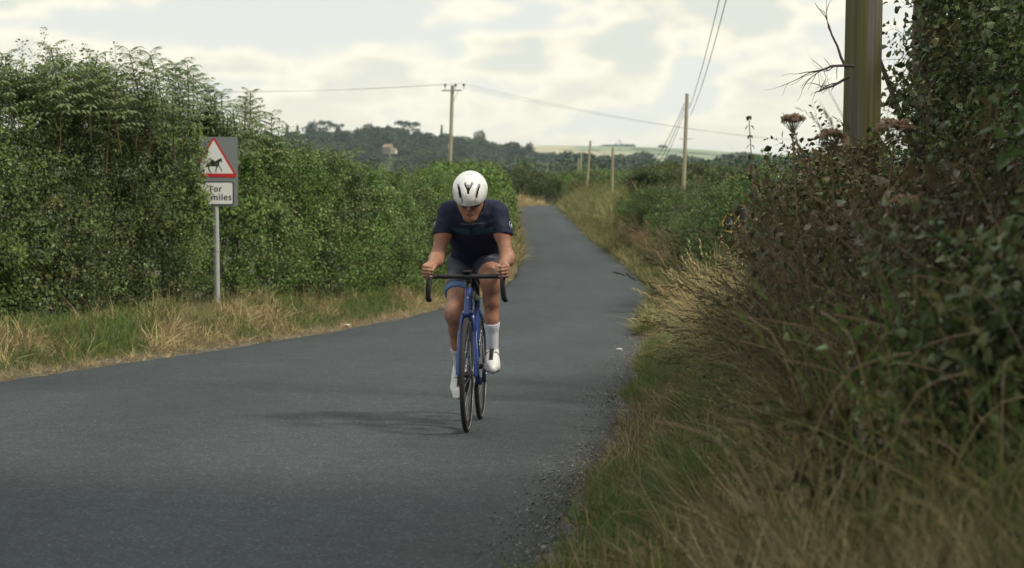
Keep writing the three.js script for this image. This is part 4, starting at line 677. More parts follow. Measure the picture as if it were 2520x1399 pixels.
for (const s of [-1, 1]) {
  part('drop', [pipe([V(s * 0.185, 0.922, -0.012), V(s * 0.207, 0.922, 0.004), V(s * 0.214, 0.918, 0.05), V(s * 0.217, 0.885, 0.085), V(s * 0.221, 0.83, 0.088), V(s * 0.224, 0.795, 0.06), V(s * 0.226, 0.785, 0.01), V(s * 0.227, 0.783, -0.045)], 0.0155, 48, 12)], tape, hb);
  const lv = part('brake_hood', [pipe([V(s * 0.212, 0.93, 0.03), V(s * 0.212, 0.94, 0.06), V(s * 0.212, 0.95, 0.085), V(s * 0.211, 0.962, 0.10)], 0.015, 20, 12), ball(V(s * 0.211, 0.964, 0.101), 0.0155)], tape, hb);
  part('brake_lever', [pipe([V(s * 0.214, 0.945, 0.125), V(s * 0.219, 0.90, 0.135), V(s * 0.224, 0.84, 0.125), V(s * 0.226, 0.80, 0.11)], 0.007, 20, 8)], carbon, hb);
}
part('brake_cable', [pipe([V(0.05, 0.90, 0.0), V(0.07, 0.86, 0.03), V(0.045, 0.80, 0.0), V(0.028, 0.74, -0.04)], 0.0025, 20, 6)], blackPlastic, bike);
// cranks: image-right crank forward and up, the other back and down
const CA = 0.44, L0 = 0.1725, PF = V(0.118, BB.y + L0 * Math.sin(CA), BB.z + L0 * Math.cos(CA)), PB = V(-0.118, BB.y - L0 * Math.sin(CA), BB.z - L0 * Math.cos(CA));
const ck = sub('crankset', bike);
part('crank_arm', [rod(V(0.055, BB.y, BB.z), V(0.068, PF.y, PF.z), 0.014, 0.010, 10)], carbon, ck); part('crank_arm', [rod(V(-0.055, BB.y, BB.z), V(-0.068, PB.y, PB.z), 0.014, 0.010, 10)], carbon, ck);
part('chainring', [new THREE.TorusGeometry(0.098, 0.004, 6, 48).rotateY(Math.PI / 2).translate(-0.045, BB.y, BB.z), rod(V(-0.047, BB.y, BB.z), V(-0.043, BB.y, BB.z), 0.06, 0.06, 24)], carbon, ck);
part('cassette', [rod(V(-0.024, WR, -0.985), V(-0.05, WR, -0.985), 0.055, 0.026, 20)], alloy, ck);
part('chain', [rod(V(-0.045, BB.y + 0.098, BB.z), V(-0.042, WR + 0.04, -0.985), 0.004, 0.004, 6), rod(V(-0.045, BB.y - 0.098, BB.z), V(-0.042, WR - 0.13, -0.985), 0.004, 0.004, 6)], steel, ck);
part('rear_derailleur', [box(0.02, 0.10, 0.03, -0.05, WR - 0.08, -0.985, 0.005)], carbon, ck);
part('pedal', [box(0.085, 0.014, 0.055, PF.x, PF.y, PF.z, 0.005)], carbon, ck); part('pedal', [box(0.085, 0.014, 0.055, PB.x, PB.y, PB.z, 0.005)], carbon, ck);
for (const z of [0]) part('brake_caliper', [box(0.022, 0.06, 0.035, 0.058, WR + 0.055, -0.035, 0.006)], carbon, fk);
part('bottle_cage', [pipe([V(0.035, 0.56, -0.30), V(0.04, 0.50, -0.35), V(0.04, 0.42, -0.45)], 0.004), pipe([V(-0.035, 0.56, -0.30), V(-0.04, 0.50, -0.35), V(-0.04, 0.42, -0.45)], 0.004)], carbon, bike);

// ---- rider, shaped as a field of tapered bones
const smin = (a, b, k) => { const h = Math.max(k - Math.abs(a - b), 0) / k; return Math.min(a, b) - h * h * k * 0.25; };
function bone(ax, ay, az, ar, bx, by, bz, br, sy = 1) { const dx = bx - ax, dy = by - ay, dz = bz - az, il = 1 / (dx * dx + dy * dy + dz * dz || 1); return (x, y, z) => { const t = clamp(((x - ax) * dx + (y - ay) * dy + (z - az) * dz) * il, 0, 1); return Math.hypot(x - ax - dx * t, y - ay - dy * t, z - az - dz * t) - (ar + (br - ar) * t); }; }
const join = (list, k) => (x, y, z) => { let d = 9; for (const f of list) d = smin(d, f(x, y, z), k); return d; };
function nets(f, lo, hi, h) {                              // surface nets over the zero level of f
  const n = [0, 1, 2].map((i) => Math.ceil((hi[i] - lo[i]) / h) + 1), [nx, ny, nz] = n, val = new Float32Array(nx * ny * nz), id = (i, j, k) => (k * ny + j) * nx + i;
  for (let k = 0; k < nz; k++) for (let j = 0; j < ny; j++) for (let i = 0; i < nx; i++) val[id(i, j, k)] = f(lo[0] + i * h, lo[1] + j * h, lo[2] + k * h);
  const vid = new Int32Array(nx * ny * nz).fill(-1), P = [], N = [], idx = [], grad = (x, y, z) => { const e = 0.002, g = V(f(x + e, y, z) - f(x - e, y, z), f(x, y + e, z) - f(x, y - e, z), f(x, y, z + e) - f(x, y, z - e)); const l = g.length() || 1; return g.multiplyScalar(1 / l); };
  for (let k = 0; k < nz - 1; k++) for (let j = 0; j < ny - 1; j++) for (let i = 0; i < nx - 1; i++) {
    let m = 0, sx = 0, sy = 0, sz = 0, c = 0; const v = []; for (let q = 0; q < 8; q++) { v[q] = val[id(i + (q & 1), j + ((q >> 1) & 1), k + (q >> 2))]; if (v[q] < 0) m |= 1 << q; } if (m === 0 || m === 255) continue;
    for (let q = 0; q < 8; q++) for (const b of [1, 2, 4]) { const r = q | b; if (q & b || (v[q] < 0) === (v[r] < 0)) continue; const t = v[q] / (v[q] - v[r]); sx += (q & 1) + (b === 1 ? t : 0); sy += ((q >> 1) & 1) + (b === 2 ? t : 0); sz += (q >> 2) + (b === 4 ? t : 0); c++; }
    let x = lo[0] + (i + sx / c) * h, y = lo[1] + (j + sy / c) * h, z = lo[2] + (k + sz / c) * h, g = grad(x, y, z), d = clamp(f(x, y, z), -h * 0.5, h * 0.5); x -= g.x * d; y -= g.y * d; z -= g.z * d; g = grad(x, y, z);
    vid[id(i, j, k)] = P.length / 3; P.push(x, y, z); N.push(g.x, g.y, g.z);
  }
  const quad = (a, b, c, d, flip) => { if (a < 0 || b < 0 || c < 0 || d < 0) return; if (flip) idx.push(a, c, b, a, d, c); else idx.push(a, b, c, a, c, d); };
  for (let k = 1; k < nz - 1; k++) for (let j = 1; j < ny - 1; j++) for (let i = 1; i < nx - 1; i++) {
    const s = val[id(i, j, k)] < 0;
    if (s !== val[id(i + 1, j, k)] < 0) quad(vid[id(i, j - 1, k - 1)], vid[id(i, j, k - 1)], vid[id(i, j, k)], vid[id(i, j - 1, k)], !s);
    if (s !== val[id(i, j + 1, k)] < 0) quad(vid[id(i - 1, j, k - 1)], vid[id(i - 1, j, k)], vid[id(i, j, k)], vid[id(i, j, k - 1)], !s);
    if (s !== val[id(i, j, k + 1)] < 0) quad(vid[id(i - 1, j - 1, k)], vid[id(i, j - 1, k)], vid[id(i, j, k)], vid[id(i - 1, j, k)], !s);
  }
  const g = new THREE.BufferGeometry(); g.setAttribute('position', new THREE.Float32BufferAttribute(P, 3)); g.setAttribute('normal', new THREE.Float32BufferAttribute(N, 3)); g.setAttribute('uv', new THREE.Float32BufferAttribute(P.filter((_, i) => i % 3 < 2).map((v) => v * 4), 2)); g.setIndex(idx); return g;
}
const J = {
  shoulder: [0.153, 1.308, -0.425], elbow: [0.214, 1.035, -0.36], wrist: [0.212, 0.984, -0.004],
  hipR: [-0.085, 0.985, -0.80], kneeR: [-0.118, 0.69, -0.50], ankleR: [-0.112, 0.335, -0.79], ballR: [-0.118, 0.222, -0.715],
  hipL: [0.085, 0.985, -0.80], kneeL: [0.112, 0.885, -0.385], ankleL: [0.112, 0.468, -0.515], ballL: [0.118, 0.372, -0.42],
};
const b2 = (a, ra, c, rb) => bone(...a, ra, ...c, rb), mix3 = (a, b, t) => a.map((v, i) => lerp(v, b[i], t));
const torsoBones = [bone(-0.075, 1.0, -0.80, 0.105, 0.075, 1.0, -0.80, 0.105), bone(-0.05, 1.10, -0.70, 0.10, 0.05, 1.10, -0.70, 0.10), bone(-0.06, 1.19, -0.59, 0.105, 0.06, 1.19, -0.59, 0.105), bone(-0.072, 1.25, -0.50, 0.103, 0.072, 1.25, -0.50, 0.103), bone(-0.105, 1.31, -0.44, 0.060, 0.105, 1.31, -0.44, 0.060), bone(0, 1.02, -0.78, 0.10, 0, 1.27, -0.47, 0.105)];
const torso = join(torsoBones, 0.07), upperArms = [], lowerArms = [], legsAll = [], thighs = [], shins = [];
for (const s of [-1, 1]) {
  const m = (p) => [p[0] * s, p[1], p[2]], sh = m(J.shoulder), el = m(J.elbow), wr = m(J.wrist);
  upperArms.push(join([bone(...sh, 0.057, ...mix3(sh, el, 0.45), 0.048), b2(mix3(sh, el, 0.4), 0.048, el, 0.038)], 0.04));
  lowerArms.push(join([b2(el, 0.038, mix3(el, wr, 0.3), 0.041), b2(mix3(el, wr, 0.3), 0.041, wr, 0.026)], 0.03));
}
for (const k of ['R', 'L']) {
  const hp = J['hip' + k], kn = J['knee' + k], an = J['ankle' + k];
  thighs.push(join([b2(hp, 0.095, mix3(hp, kn, 0.5), 0.079), b2(mix3(hp, kn, 0.5), 0.079, kn, 0.056), b2(kn, 0.056, kn.map((v, i) => v + [0, 0.008, 0.012][i]), 0.05)], 0.04));
  const calf = mix3(kn, an, 0.32); calf[2] -= 0.022; calf[1] -= 0.006;
  shins.push(join([b2(kn, 0.052, mix3(kn, an, 0.25), 0.05), b2(calf, 0.050, mix3(kn, an, 0.62), 0.037), b2(mix3(kn, an, 0.55), 0.040, an, 0.033)], 0.03));
}
const neck = bone(0, 1.345, -0.42, 0.058, 0, 1.41, -0.315, 0.055);
const muscle = (x, y, z) => (vnoise(x * 19 + 5, y * 11, z * 15) - 0.5) * 0.006;
const bodyJoin = join([torso, ...upperArms, ...lowerArms, ...thighs, ...shins, neck], 0.035), bodyField = (x, y, z) => bodyJoin(x, y, z) + muscle(x, y, z);
// head, tipped down towards the road ahead
const HA = 0.57, HC = V(-0.004, 1.412, -0.258), hf = V(0, -Math.sin(HA), Math.cos(HA)), hu = V(0, Math.cos(HA), Math.sin(HA));
const toHead = (x, y, z) => { const dy = y - HC.y, dz = z - HC.z; return [x - HC.x, dy * hu.y + dz * hu.z, dy * hf.y + dz * hf.z]; };            // across, up, forward
const ell = (X, Y, Z, cx, cy, cz, a, b, c) => { const x = (X - cx) / a, y = (Y - cy) / b, z = (Z - cz) / c, k = Math.hypot(x, y, z), q = Math.hypot(x / a, y / b, z / c); return q < 1e-9 ? -Math.min(a, b, c) : k * (k - 1) / q; };
const jaw = [bone(0, -0.05, 0.03, 0.062, 0, -0.115, 0.062, 0.034), bone(-0.045, -0.05, 0.015, 0.03, -0.018, -0.118, 0.06, 0.022), bone(0.045, -0.05, 0.015, 0.03, 0.018, -0.118, 0.06, 0.022)], nose = [bone(0, 0.005, 0.092, 0.010, 0, -0.034, 0.113, 0.0125), bone(-0.012, -0.038, 0.100, 0.008, 0.012, -0.038, 0.100, 0.008)], lips = [bone(-0.016, -0.068, 0.094, 0.006, 0.016, -0.068, 0.094, 0.006), bone(-0.013, -0.079, 0.093, 0.0065, 0.013, -0.079, 0.093, 0.0065)];
const headField = (x, y, z) => { const [X, Y, Z] = toHead(x, y, z); let d = ell(X, Y, Z, 0, 0.015, -0.005, 0.076, 0.1, 0.098); d = smin(d, ell(X, Y, Z, 0, -0.035, 0.035, 0.064, 0.075, 0.062), 0.03); for (const f of jaw) d = smin(d, f(X, Y, Z), 0.03); for (const f of nose) d = smin(d, f(X, Y, Z), 0.012); for (const f of lips) d = smin(d, f(X, Y, Z), 0.008); d = Math.max(d, -bone(-0.034, 0.008, 0.098, 0.012, -0.03, 0.008, 0.1, 0.012)(X, Y, Z), -bone(0.034, 0.008, 0.098, 0.012, 0.03, 0.008, 0.1, 0.012)(X, Y, Z)); d = Math.max(d, -bone(-0.018, -0.0735, 0.104, 0.0025, 0.018, -0.0735, 0.104, 0.0025)(X, Y, Z)); for (const s of [-1, 1]) d = smin(d, ell(X, Y, Z, s * 0.08, -0.012, -0.01, 0.010, 0.032, 0.02), 0.008); return d; };
function handField(s) {
  const o = (x, y, z) => [s * (0.212 + x), 0.960 + y, 0.080 + z], B = [];
  B.push(b2(o(0, 0.022, -0.085), 0.026, o(0.014, 0.02, -0.045), 0.024), b2(o(0.012, 0.02, -0.06), 0.024, o(0.026, 0.012, -0.004), 0.019), b2(o(0.01, -0.004, -0.05), 0.022, o(0.026, -0.022, -0.012), 0.018), b2(o(0.026, 0.02, -0.01), 0.016, o(0.026, -0.032, -0.016), 0.014));
  const fist = join(B, 0.018), F2 = [];
  [[0.024, 0.044, 0.0092], [0.006, 0.047, 0.0096], [-0.013, 0.044, 0.0092], [-0.031, 0.036, 0.0082]].forEach(([y, L, r], i) => { const k = o(0.032, y, 0.0), m = o(0.031 - i * 0.001, y - 0.002, L * 0.72), e = o(0.004, y - 0.006, L * 0.95), tp = o(-0.018 + i * 0.002, y - 0.007, L * 0.55); F2.push(join([b2(k, r * 1.12, m, r), b2(m, r, e, r * 0.92), b2(e, r * 0.92, tp, r * 0.82)], 0.006)); });
  F2.push(join([b2(o(-0.014, 0.022, -0.06), 0.014, o(-0.027, 0.022, -0.022), 0.0115), b2(o(-0.027, 0.022, -0.022), 0.0115, o(-0.024, 0.012, 0.016), 0.0105), b2(o(-0.024, 0.012, 0.016), 0.0105, o(-0.017, -0.004, 0.036), 0.009)], 0.006));
  return (x, y, z) => { let d = fist(x, y, z); for (const f of F2) d = smin(d, f(x, y, z), 0.004); return smin(d, lowerArms[s < 0 ? 0 : 1](x, y, z), 0.02); };
}
const rider = rig('person', 'cyclist in white helmet and navy kit riding low over the handlebars', 'person');
const skinTex = texture(256, 256, (x, y) => { const n = fbm(x * 0.05, 1, y * 0.05, 4), f = hash(x, y, 2); return [214 + 34 * (n - 0.5) + 6 * f, 208 + 44 * (n - 0.5) + 6 * f, 204 + 48 * (n - 0.5)]; });
const skin = mat(lin(0.50, 0.275, 0.205), 0.5, { map: skinTex, specularIntensity: 0.6 });
{
  const g = [nets(bodyField, [-0.34, 0.28, -0.98], [0.34, 1.52, 0.02], 0.0115), nets(headField, [-0.13, 1.20, -0.42], [0.12, 1.60, -0.09], 0.0042)];
  for (const s of [-1, 1]) { const c = s * 0.222; g.push(nets(handField(s), [c - 0.075, 0.895, -0.03], [c + 0.075, 1.035, 0.16], 0.0034)); }
  part('body', mergeGeometries(g), skin, rider);
}
const fabricBump = texture(128, 128, (x, y) => { const v = 128 + 60 * Math.sin(x * 0.8) * Math.sin(y * 0.8) + 40 * (hash(x, y, 1) - 0.5); return [v, v, v]; }, [6, 6], false);
const navy = mat(lin(0.017, 0.021, 0.048), 0.66, { sheen: 0.2, sheenRoughness: 0.5, sheenColor: lin(0.06, 0.07, 0.14), bumpMap: fabricBump, bumpScale: 0.0006, specularIntensity: 0.35 }), navyShorts = mat(lin(0.024, 0.028, 0.052), 0.55, { sheen: 0.3, sheenRoughness: 0.45, sheenColor: lin(0.10, 0.12, 0.20), bumpMap: fabricBump, bumpScale: 0.0006 });
const plane = (p, n) => { const l = Math.hypot(...n); return (x, y, z) => ((x - p[0]) * n[0] + (y - p[1]) * n[1] + (z - p[2]) * n[2]) / l; };
const sub3 = (a, b) => a.map((v, i) => v - b[i]);
const sleeveCuts = [-1, 1].map((s) => { const m = (p) => [p[0] * s, p[1], p[2]], a = m(J.shoulder), b = m(J.elbow); return plane(mix3(a, b, 0.50), sub3(b, a).map((v, i) => v + [s * -0.07, 0, 0][i])); });
const wrinkle = (x, y, z) => (vnoise(x * 22 + y * 14 + 3, y * 30 - Math.abs(x) * 22, z * 20) - 0.5) * 0.011 + (vnoise(x * 50, y * 44 + x * 20, z * 50) - 0.5) * 0.004;
const jerseyField = (x, y, z) => { let d = Math.max(smin(torso(x, y, z), neck(x, y, z), 0.03) - 0.009 + wrinkle(x, y, z) * 0.7, plane([0, 1.39, -0.385], [0, 0.75, 0.66])(x, y, z), -plane([0, 1.06, -0.76], [0, 0.6, 0.75])(x, y, z)); for (let i = 0; i < 2; i++) d = smin(d, Math.max(upperArms[i](x, y, z) - 0.008 + wrinkle(x, y, z) * 0.5, sleeveCuts[i](x, y, z)), 0.045); return d; };
const jersey = part('jersey', nets(jerseyField, [-0.31, 0.96, -0.96], [0.31, 1.46, -0.27], 0.0078), navy, rider);
const hems = [['R', 0.57], ['L', 0.58]].map(([k, t]) => plane(mix3(J['hip' + k], J['knee' + k], t), sub3(J['knee' + k], J['hip' + k])));
const legHalf = (x) => 0;
const shortsField = (x, y, z) => { let d = Math.max(torso(x, y, z) - 0.005, plane([0, 1.16, -0.66], [0, 0.6, 0.75])(x, y, z)); for (let i = 0; i < 2; i++) d = smin(d, Math.max(thighs[i](x, y, z) - 0.0055, hems[i](x, y, z)), 0.05); return d; };
const shorts = part('shorts', nets(shortsField, [-0.25, 0.72, -0.99], [0.25, 1.22, -0.46], 0.0085), navyShorts, rider);
// blue band with pale stripes round the lower leg opening of the shorts (image-left leg)
{
  const ht = (a, b, off) => { const k = 'R', n = sub3(J.kneeR, J.hipR), A = plane(mix3(J.hipR, J.kneeR, a), n), B = plane(mix3(J.hipR, J.kneeR, b), n); return (x, y, z) => Math.max(thighs[0](x, y, z) - off, -A(x, y, z), B(x, y, z)); };
  part('hem_band', nets(ht(0.55, 0.635, 0.0075), [-0.24, 0.66, -0.72], [-0.01, 0.90, -0.48], 0.005), mat(lin(0.04, 0.13, 0.32), 0.6), rider);
  for (const a of [0.562, 0.586, 0.610]) part('hem_stripe', nets(ht(a, a + 0.012, 0.0092), [-0.24, 0.66, -0.72], [-0.01, 0.90, -0.48], 0.003), mat(lin(0.14, 0.28, 0.48), 0.6), rider);
}
const sockMat = mat(lin(0.62, 0.64, 0.74), 0.85, { bumpMap: fabricBump, bumpScale: 0.001 });
const shoeMat = mat(lin(0.72, 0.73, 0.73), 0.35, { clearcoat: 0.3 }), soleMat = mat(lin(0.02, 0.02, 0.022), 0.5);
['R', 'L'].forEach((k, i) => {
  const kn = J['knee' + k], an = J['ankle' + k], bl = J['ball' + k], cut = plane(mix3(kn, an, 0.60), sub3(an, kn)), f = (x, y, z) => Math.max(shins[i](x, y, z) - 0.0035, -cut(x, y, z));
  const lo = [Math.min(kn[0], an[0]) - 0.09, an[1] - 0.06, Math.min(kn[2], an[2]) - 0.10], hi = [Math.max(kn[0], an[0]) + 0.09, kn[1] - 0.06, Math.max(kn[2], an[2]) + 0.10];
  part('sock', nets(f, lo, hi, 0.006), sockMat, rider);
  // shoe: heel below the ankle, ball over the pedal, toe ahead
  const fd = sub3(bl, [an[0], an[1] - 0.075, an[2]]), fl = Math.hypot(fd[1], fd[2]), fy = k === 'R' ? -0.80 : -0.22, fz = Math.sqrt(1 - fy * fy), dir = [0, fy, fz], up = [0, fz, -fy];
  const toe = bl.map((v, q) => v + dir[q] * 0.062 - up[q] * 0.002 + (q === 0 ? (k === 'R' ? -0.004 : 0.006) : 0)), heel = bl.map((v, q) => v - dir[q] * 0.155 + up[q] * 0.012), inst = mix3(an, bl, 0.35);
  const upper = join([b2(heel, 0.034, bl, 0.041), b2(bl, 0.041, toe, 0.028), b2(an.map((v, q) => v - up[q] * 0.012), 0.041, mix3(an, bl, 0.55), 0.036), b2(mix3(an, bl, 0.5), 0.037, bl, 0.036)], 0.03), base = bl.map((v, q) => v - up[q] * 0.024), sole = plane(base, up.map((v) => -v)), collar = plane(an.map((v, q) => v + up[q] * 0.004), up);
  const sl = [Math.min(heel[0], toe[0]) - 0.07, Math.min(heel[1], toe[1], bl[1]) - 0.07, Math.min(heel[2], toe[2]) - 0.07], sh2 = [Math.max(heel[0], toe[0]) + 0.07, an[1] + 0.07, Math.max(heel[2], toe[2], an[2]) + 0.07];
  const shoe = part('shoe', nets((x, y, z) => Math.max(upper(x, y, z), sole(x, y, z), collar(x, y, z)), sl, sh2, 0.0055), shoeMat, rider);
  part('sole', nets((x, y, z) => Math.max(upper(x, y, z) - 0.002, -sole(x, y, z), sole(x, y, z) - 0.009), sl, sh2, 0.0055), soleMat, shoe);
  const st = (t, w) => { const p = mix3(an, bl, t), A = plane(p, dir); return (x, y, z) => Math.max(upper(x, y, z) - 0.0022, Math.abs(A(x, y, z)) - w, sole(x, y, z) + 0.012, collar(x, y, z)); };
  part('strap', nets(st(0.55, 0.005), sl, sh2, 0.0042), soleMat, shoe); 
  const tongue = (x, y, z) => Math.max(upper(x, y, z) - 0.0025, Math.abs(x - an[0]) - 0.013, -plane(mix3(an, bl, 0.9), up.map((v, q) => v - dir[q]))(x, y, z), collar(x, y, z) - 0.012); part('tongue', nets(tongue, sl, sh2, 0.0045), soleMat, shoe);
  const dl = mix3(an, bl, 0.62).map((v, q) => v + up[q] * 0.036 + (q === 0 ? (k === 'R' ? -0.016 : 0.016) : 0)); part('dial', rod(V(...dl), V(...dl.map((v, q) => v + up[q] * 0.012)), 0.010, 0.009, 14), silver, shoe);
});
// printed marks lying on the cloth: a sheet of small faces that follows the garment
function printOn(name, parent, field, from, right, up, dir, w, h, tex, off = 0.0016, n = 18) {
  const P = [], U = [], I = [], dist = [], r = V(...right).normalize(), u = V(...up).normalize(), dd = V(...dir).normalize();
  for (let j = 0; j <= n; j++) for (let i = 0; i <= n; i++) { const p = V(...from).addScaledVector(r, (i / n - 0.5) * w).addScaledVector(u, (j / n - 0.5) * h); let hit = false; const p0 = p.clone(); for (let k = 0; k < 90; k++) { const d = field(p.x, p.y, p.z) - off; if (d < 0.0003) { hit = true; break; } if (d > 0.4) break; p.addScaledVector(dd, Math.max(0.0006, d * 0.7)); } dist.push(hit ? p.distanceTo(p0) : 9); P.push(p.x, p.y, p.z); U.push(i / n, j / n); }
  const mid = [...dist].sort((a, b) => a - b)[(n * n) >> 2], ok = dist.map((q) => Math.abs(q - mid) < 0.05 + (w > 0.1 ? 1 : 0) && q < 8);
  const good = (i, j) => { const a = j * (n + 1) + i; return i >= 0 && j >= 0 && i < n && j < n && ok[a] && ok[a + 1] && ok[a + n + 1] && ok[a + n + 2]; }, seen = new Set(), todo = [[n >> 1, n >> 1]];
  for (let k = 0; k < n * n && !good(...todo[0]); k++) todo[0] = [k % n, (k / n) | 0];
  while (todo.length) { const [i, j] = todo.pop(), key = j * n + i; if (!good(i, j) || seen.has(key)) continue; seen.add(key); const a = j * (n + 1) + i; I.push(a, a + 1, a + n + 2, a, a + n + 2, a + n + 1); todo.push([i + 1, j], [i - 1, j], [i, j + 1], [i, j - 1]); }
  const used = [...new Set(I)], back = new Map(used.map((v, q) => [v, q])), g = new THREE.BufferGeometry(); g.setAttribute('position', new THREE.Float32BufferAttribute(used.flatMap((v) => P.slice(v * 3, v * 3 + 3)), 3)); g.setAttribute('uv', new THREE.Float32BufferAttribute(used.flatMap((v) => U.slice(v * 2, v * 2 + 2)), 2)); g.setIndex(I.map((v) => back.get(v))); g.computeVertexNormals();
  return part(name, g, mat(lin(1, 1, 1), 0.7, { map: tex, alphaTest: 0.5 }), parent);
}
function inkTexture(W, H, draw) { const c = document.createElement('canvas'); c.width = W; c.height = H; const x = c.getContext('2d'); x.clearRect(0, 0, W, H); draw(x, W, H); const t = new THREE.CanvasTexture(c); t.colorSpace = THREE.SRGBColorSpace; return t; }
const emblem = inkTexture(256, 256, (c) => { c.strokeStyle = '#b9bcc6'; c.lineWidth = 16; c.beginPath(); c.ellipse(128, 128, 100, 108, 0, 0, 7); c.stroke(); c.fillStyle = '#c9ccd4'; c.beginPath(); c.moveTo(200, 62); c.quadraticCurveTo(150, 70, 132, 108); c.quadraticCurveTo(84, 112, 66, 150); c.lineTo(102, 152); c.lineTo(84, 196); c.quadraticCurveTo(140, 180, 154, 136); c.lineTo(168, 104); c.lineTo(204, 100); c.closePath(); c.fill(); });
const kitMark = inkTexture(256, 128, (c) => { c.strokeStyle = c.fillStyle = '#cfd3da'; c.lineWidth = 13; c.beginPath(); c.moveTo(28, 100); c.quadraticCurveTo(60, 40, 116, 34); c.stroke(); c.beginPath(); c.ellipse(140, 60, 30, 26, 0, 0, 7); c.fill(); c.beginPath(); c.moveTo(188, 34); c.quadraticCurveTo(226, 56, 214, 92); c.stroke(); c.beginPath(); c.moveTo(70, 88); c.lineTo(166, 78); c.stroke(); });
const chestBand = inkTexture(512, 128, (c) => { c.fillStyle = '#16384a'; c.beginPath(); c.moveTo(0, 8); c.quadraticCurveTo(256, 58, 512, 8); c.lineTo(470, 84); c.quadraticCurveTo(256, 150, 42, 84); c.closePath(); c.fill(); });
const chestWords = inkTexture(512, 96, (c) => { const Q = rng(12); c.strokeStyle = '#6c7080'; c.lineWidth = 8; let x = 24; while (x < 470) { const w = 12 + 16 * Q(), y = 50 + 10 * Math.sin(x * 0.012) ; c.beginPath(); c.moveTo(x, y - 16 + 8 * Q()); c.quadraticCurveTo(x + w * Q(), y + 26 * (Q() - 0.5), x + w * 0.8, y + 14 - 6 * Q()); if (Q() < 0.6) c.lineTo(x + w * 0.9, y - 14 * Q()); c.stroke(); x += w + 5; } });
printOn('sleeve_emblem', jersey, jerseyField, [0.30, 1.235, -0.26], [1, 0, -0.55], [0, 1, 0], [-0.42, 0, -0.9], 0.05, 0.05, emblem);
printOn('sleeve_emblem', jersey, jerseyField, [-0.30, 1.235, -0.26], [1, 0, 0.55], [0, 1, 0], [0.42, 0, -0.9], 0.05, 0.05, emblem);
printOn('chest_band', jersey, jerseyField, [0, 1.195, -0.2], [1, 0, 0], [0, 1, 0], [0, 0, -1], 0.27, 0.06, chestBand, 0.0014, 26);
printOn('chest_lettering', jersey, jerseyField, [0.005, 1.24, -0.2], [1, 0, 0], [0, 1, 0], [0, 0, -1], 0.16, 0.026, chestWords, 0.0016, 22);
printOn('thigh_mark', shorts, shortsField, [0.115, 1.02, -0.40], [1, 0, 0], [0, 0.7, -0.7], [0, -0.72, -0.7], 0.05, 0.026, kitMark);
// zip down the chest
printOn('zip', jersey, jerseyField, [-0.004, 1.20, -0.2], [1, 0, 0], [0, 1, 0], [0, 0, -1], 0.007, 0.22, inkTexture(16, 64, (c) => { c.fillStyle = '#07080c'; c.fillRect(0, 0, 16, 64); }), 0.0022, 24);
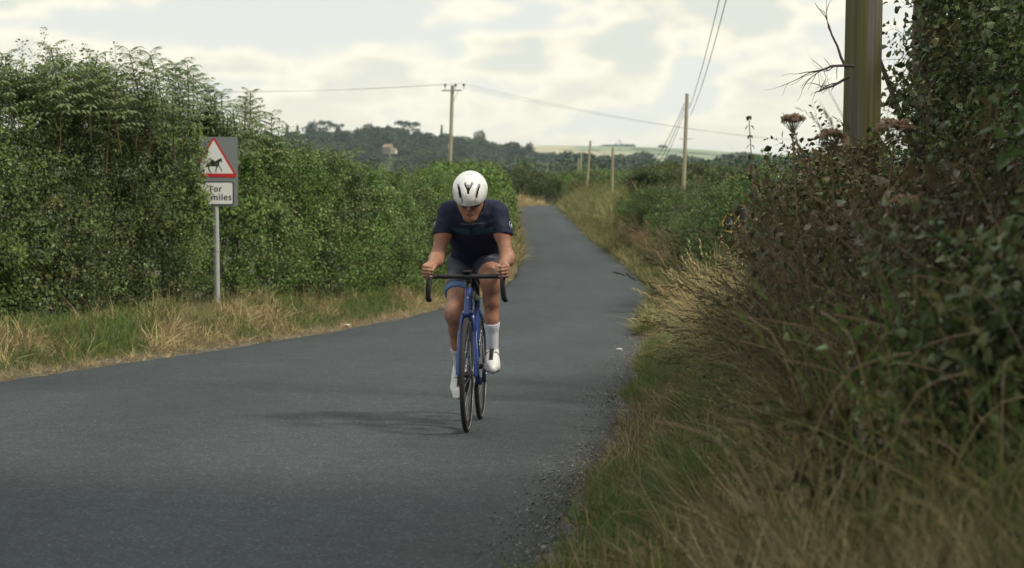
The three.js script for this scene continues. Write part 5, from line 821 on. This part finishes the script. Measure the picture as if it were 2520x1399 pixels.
// helmet
const hel = (x, y, z) => toHead(x, y, z), HCY = 0.028;
const hullOuter = (X, Y, Z) => ell(X, Y, Z, 0, HCY, -0.008, 0.107, 0.108, 0.142), hullInner = (X, Y, Z) => ell(X, Y, Z, 0, HCY - 0.004, -0.008, 0.089, 0.091, 0.122);
const rimY = (X, Z) => -0.018 + 0.10 * Math.max(0, Z - 0.02) - 0.03 * smoothstep(-Z, 0.02, 0.12) + 0.5 * X * X;
const slot = (X, Y, Z, ax, az, bx, bz, r) => { const dx = bx - ax, dz = bz - az, t = clamp(((X - ax) * dx + (Z - az) * dz) / (dx * dx + dz * dz), 0, 1); return Math.hypot(X - ax - dx * t, Z - az - dz * t) - r; };
function ventField(X, Y, Z) {                              // holes seen from above the head: one V in front, two slanted slots, two low slots at the brow and a small slit on the crown
  if (Y < HCY - 0.02) return 9;
  let d = 9;
  for (const s of [-1, 1]) { d = Math.min(d, slot(X, Y, Z, s * 0.064, 0.052, s * 0.047, 0.108, 0.0065)); d = Math.min(d, slot(X, Y, Z, s * 0.021, 0.064, s * 0.004, 0.100, 0.0066)); d = Math.min(d, slot(X, Y, Z, s * 0.055, 0.096, s * 0.034, 0.122, 0.004)); d = Math.min(d, slot(X, Y, Z, 0, -0.018, s * 0.017, -0.012, 0.0030)); }
  d = Math.min(d, slot(X, Y, Z, 0, 0.082, 0, 0.112, 0.0072));
  return d;
}
const shellField = (x, y, z) => { const [X, Y, Z] = hel(x, y, z), o = hullOuter(X, Y, Z); let d = Math.max(o, -hullInner(X, Y, Z), rimY(X, Z) - Y); d = Math.max(d, -ventField(X, Y, Z)); return d; };
const helmet = part('helmet', nets(shellField, [-0.13, 1.27, -0.44], [0.125, 1.60, -0.08], 0.0034), mat(lin(0.78, 0.79, 0.79), 0.16, { clearcoat: 0.8, clearcoatRoughness: 0.05 }), rider);
part('helmet_liner', nets((x, y, z) => { const [X, Y, Z] = hel(x, y, z); return Math.max(ell(X, Y, Z, 0, HCY - 0.004, -0.008, 0.0935, 0.0955, 0.127), -ell(X, Y, Z, 0, HCY - 0.004, -0.008, 0.083, 0.086, 0.116), rimY(X, Z) - Y + 0.003); }, [-0.13, 1.27, -0.44], [0.125, 1.60, -0.08], 0.005), mat(lin(0.012, 0.012, 0.013), 0.9), helmet);
for (const s of [-1, 1]) { const h3 = (a, b, c) => V(a, HC.y + b * hu.y + c * hf.y, HC.z + b * hu.z + c * hf.z); part('chin_strap', [pipe([h3(s * 0.086, -0.015, 0.02), h3(s * 0.074, -0.08, 0.025), h3(s * 0.03, -0.140, 0.035)], 0.003, 14, 6)], blackPlastic, helmet); }
{
  const lens = (x, y, z) => { const [X, Y, Z] = hel(x, y, z), e = ell(X, Y, Z, 0, 0.0, -0.01, 0.083, 0.12, 0.125); return Math.max(Math.abs(e) - 0.0018, Math.abs(Y + 0.005 - 0.02 * Math.exp(-((X / 0.02) ** 2)) * (Y < 0 ? -1 : 0)) - 0.026 + 1.5 * X * X, 0.045 - Z, Y < -0.006 && Math.abs(X) < 0.016 ? 0.02 - Math.hypot(X, Y + 0.03) : -1); };
  part('sunglasses', nets(lens, [-0.11, 1.24, -0.30], [0.1, 1.48, -0.07], 0.0030), mat(lin(0.012, 0.013, 0.012), 0.08, { clearcoat: 1, clearcoatRoughness: 0.03 }), rider);
}
renderer.render(scene, camera);
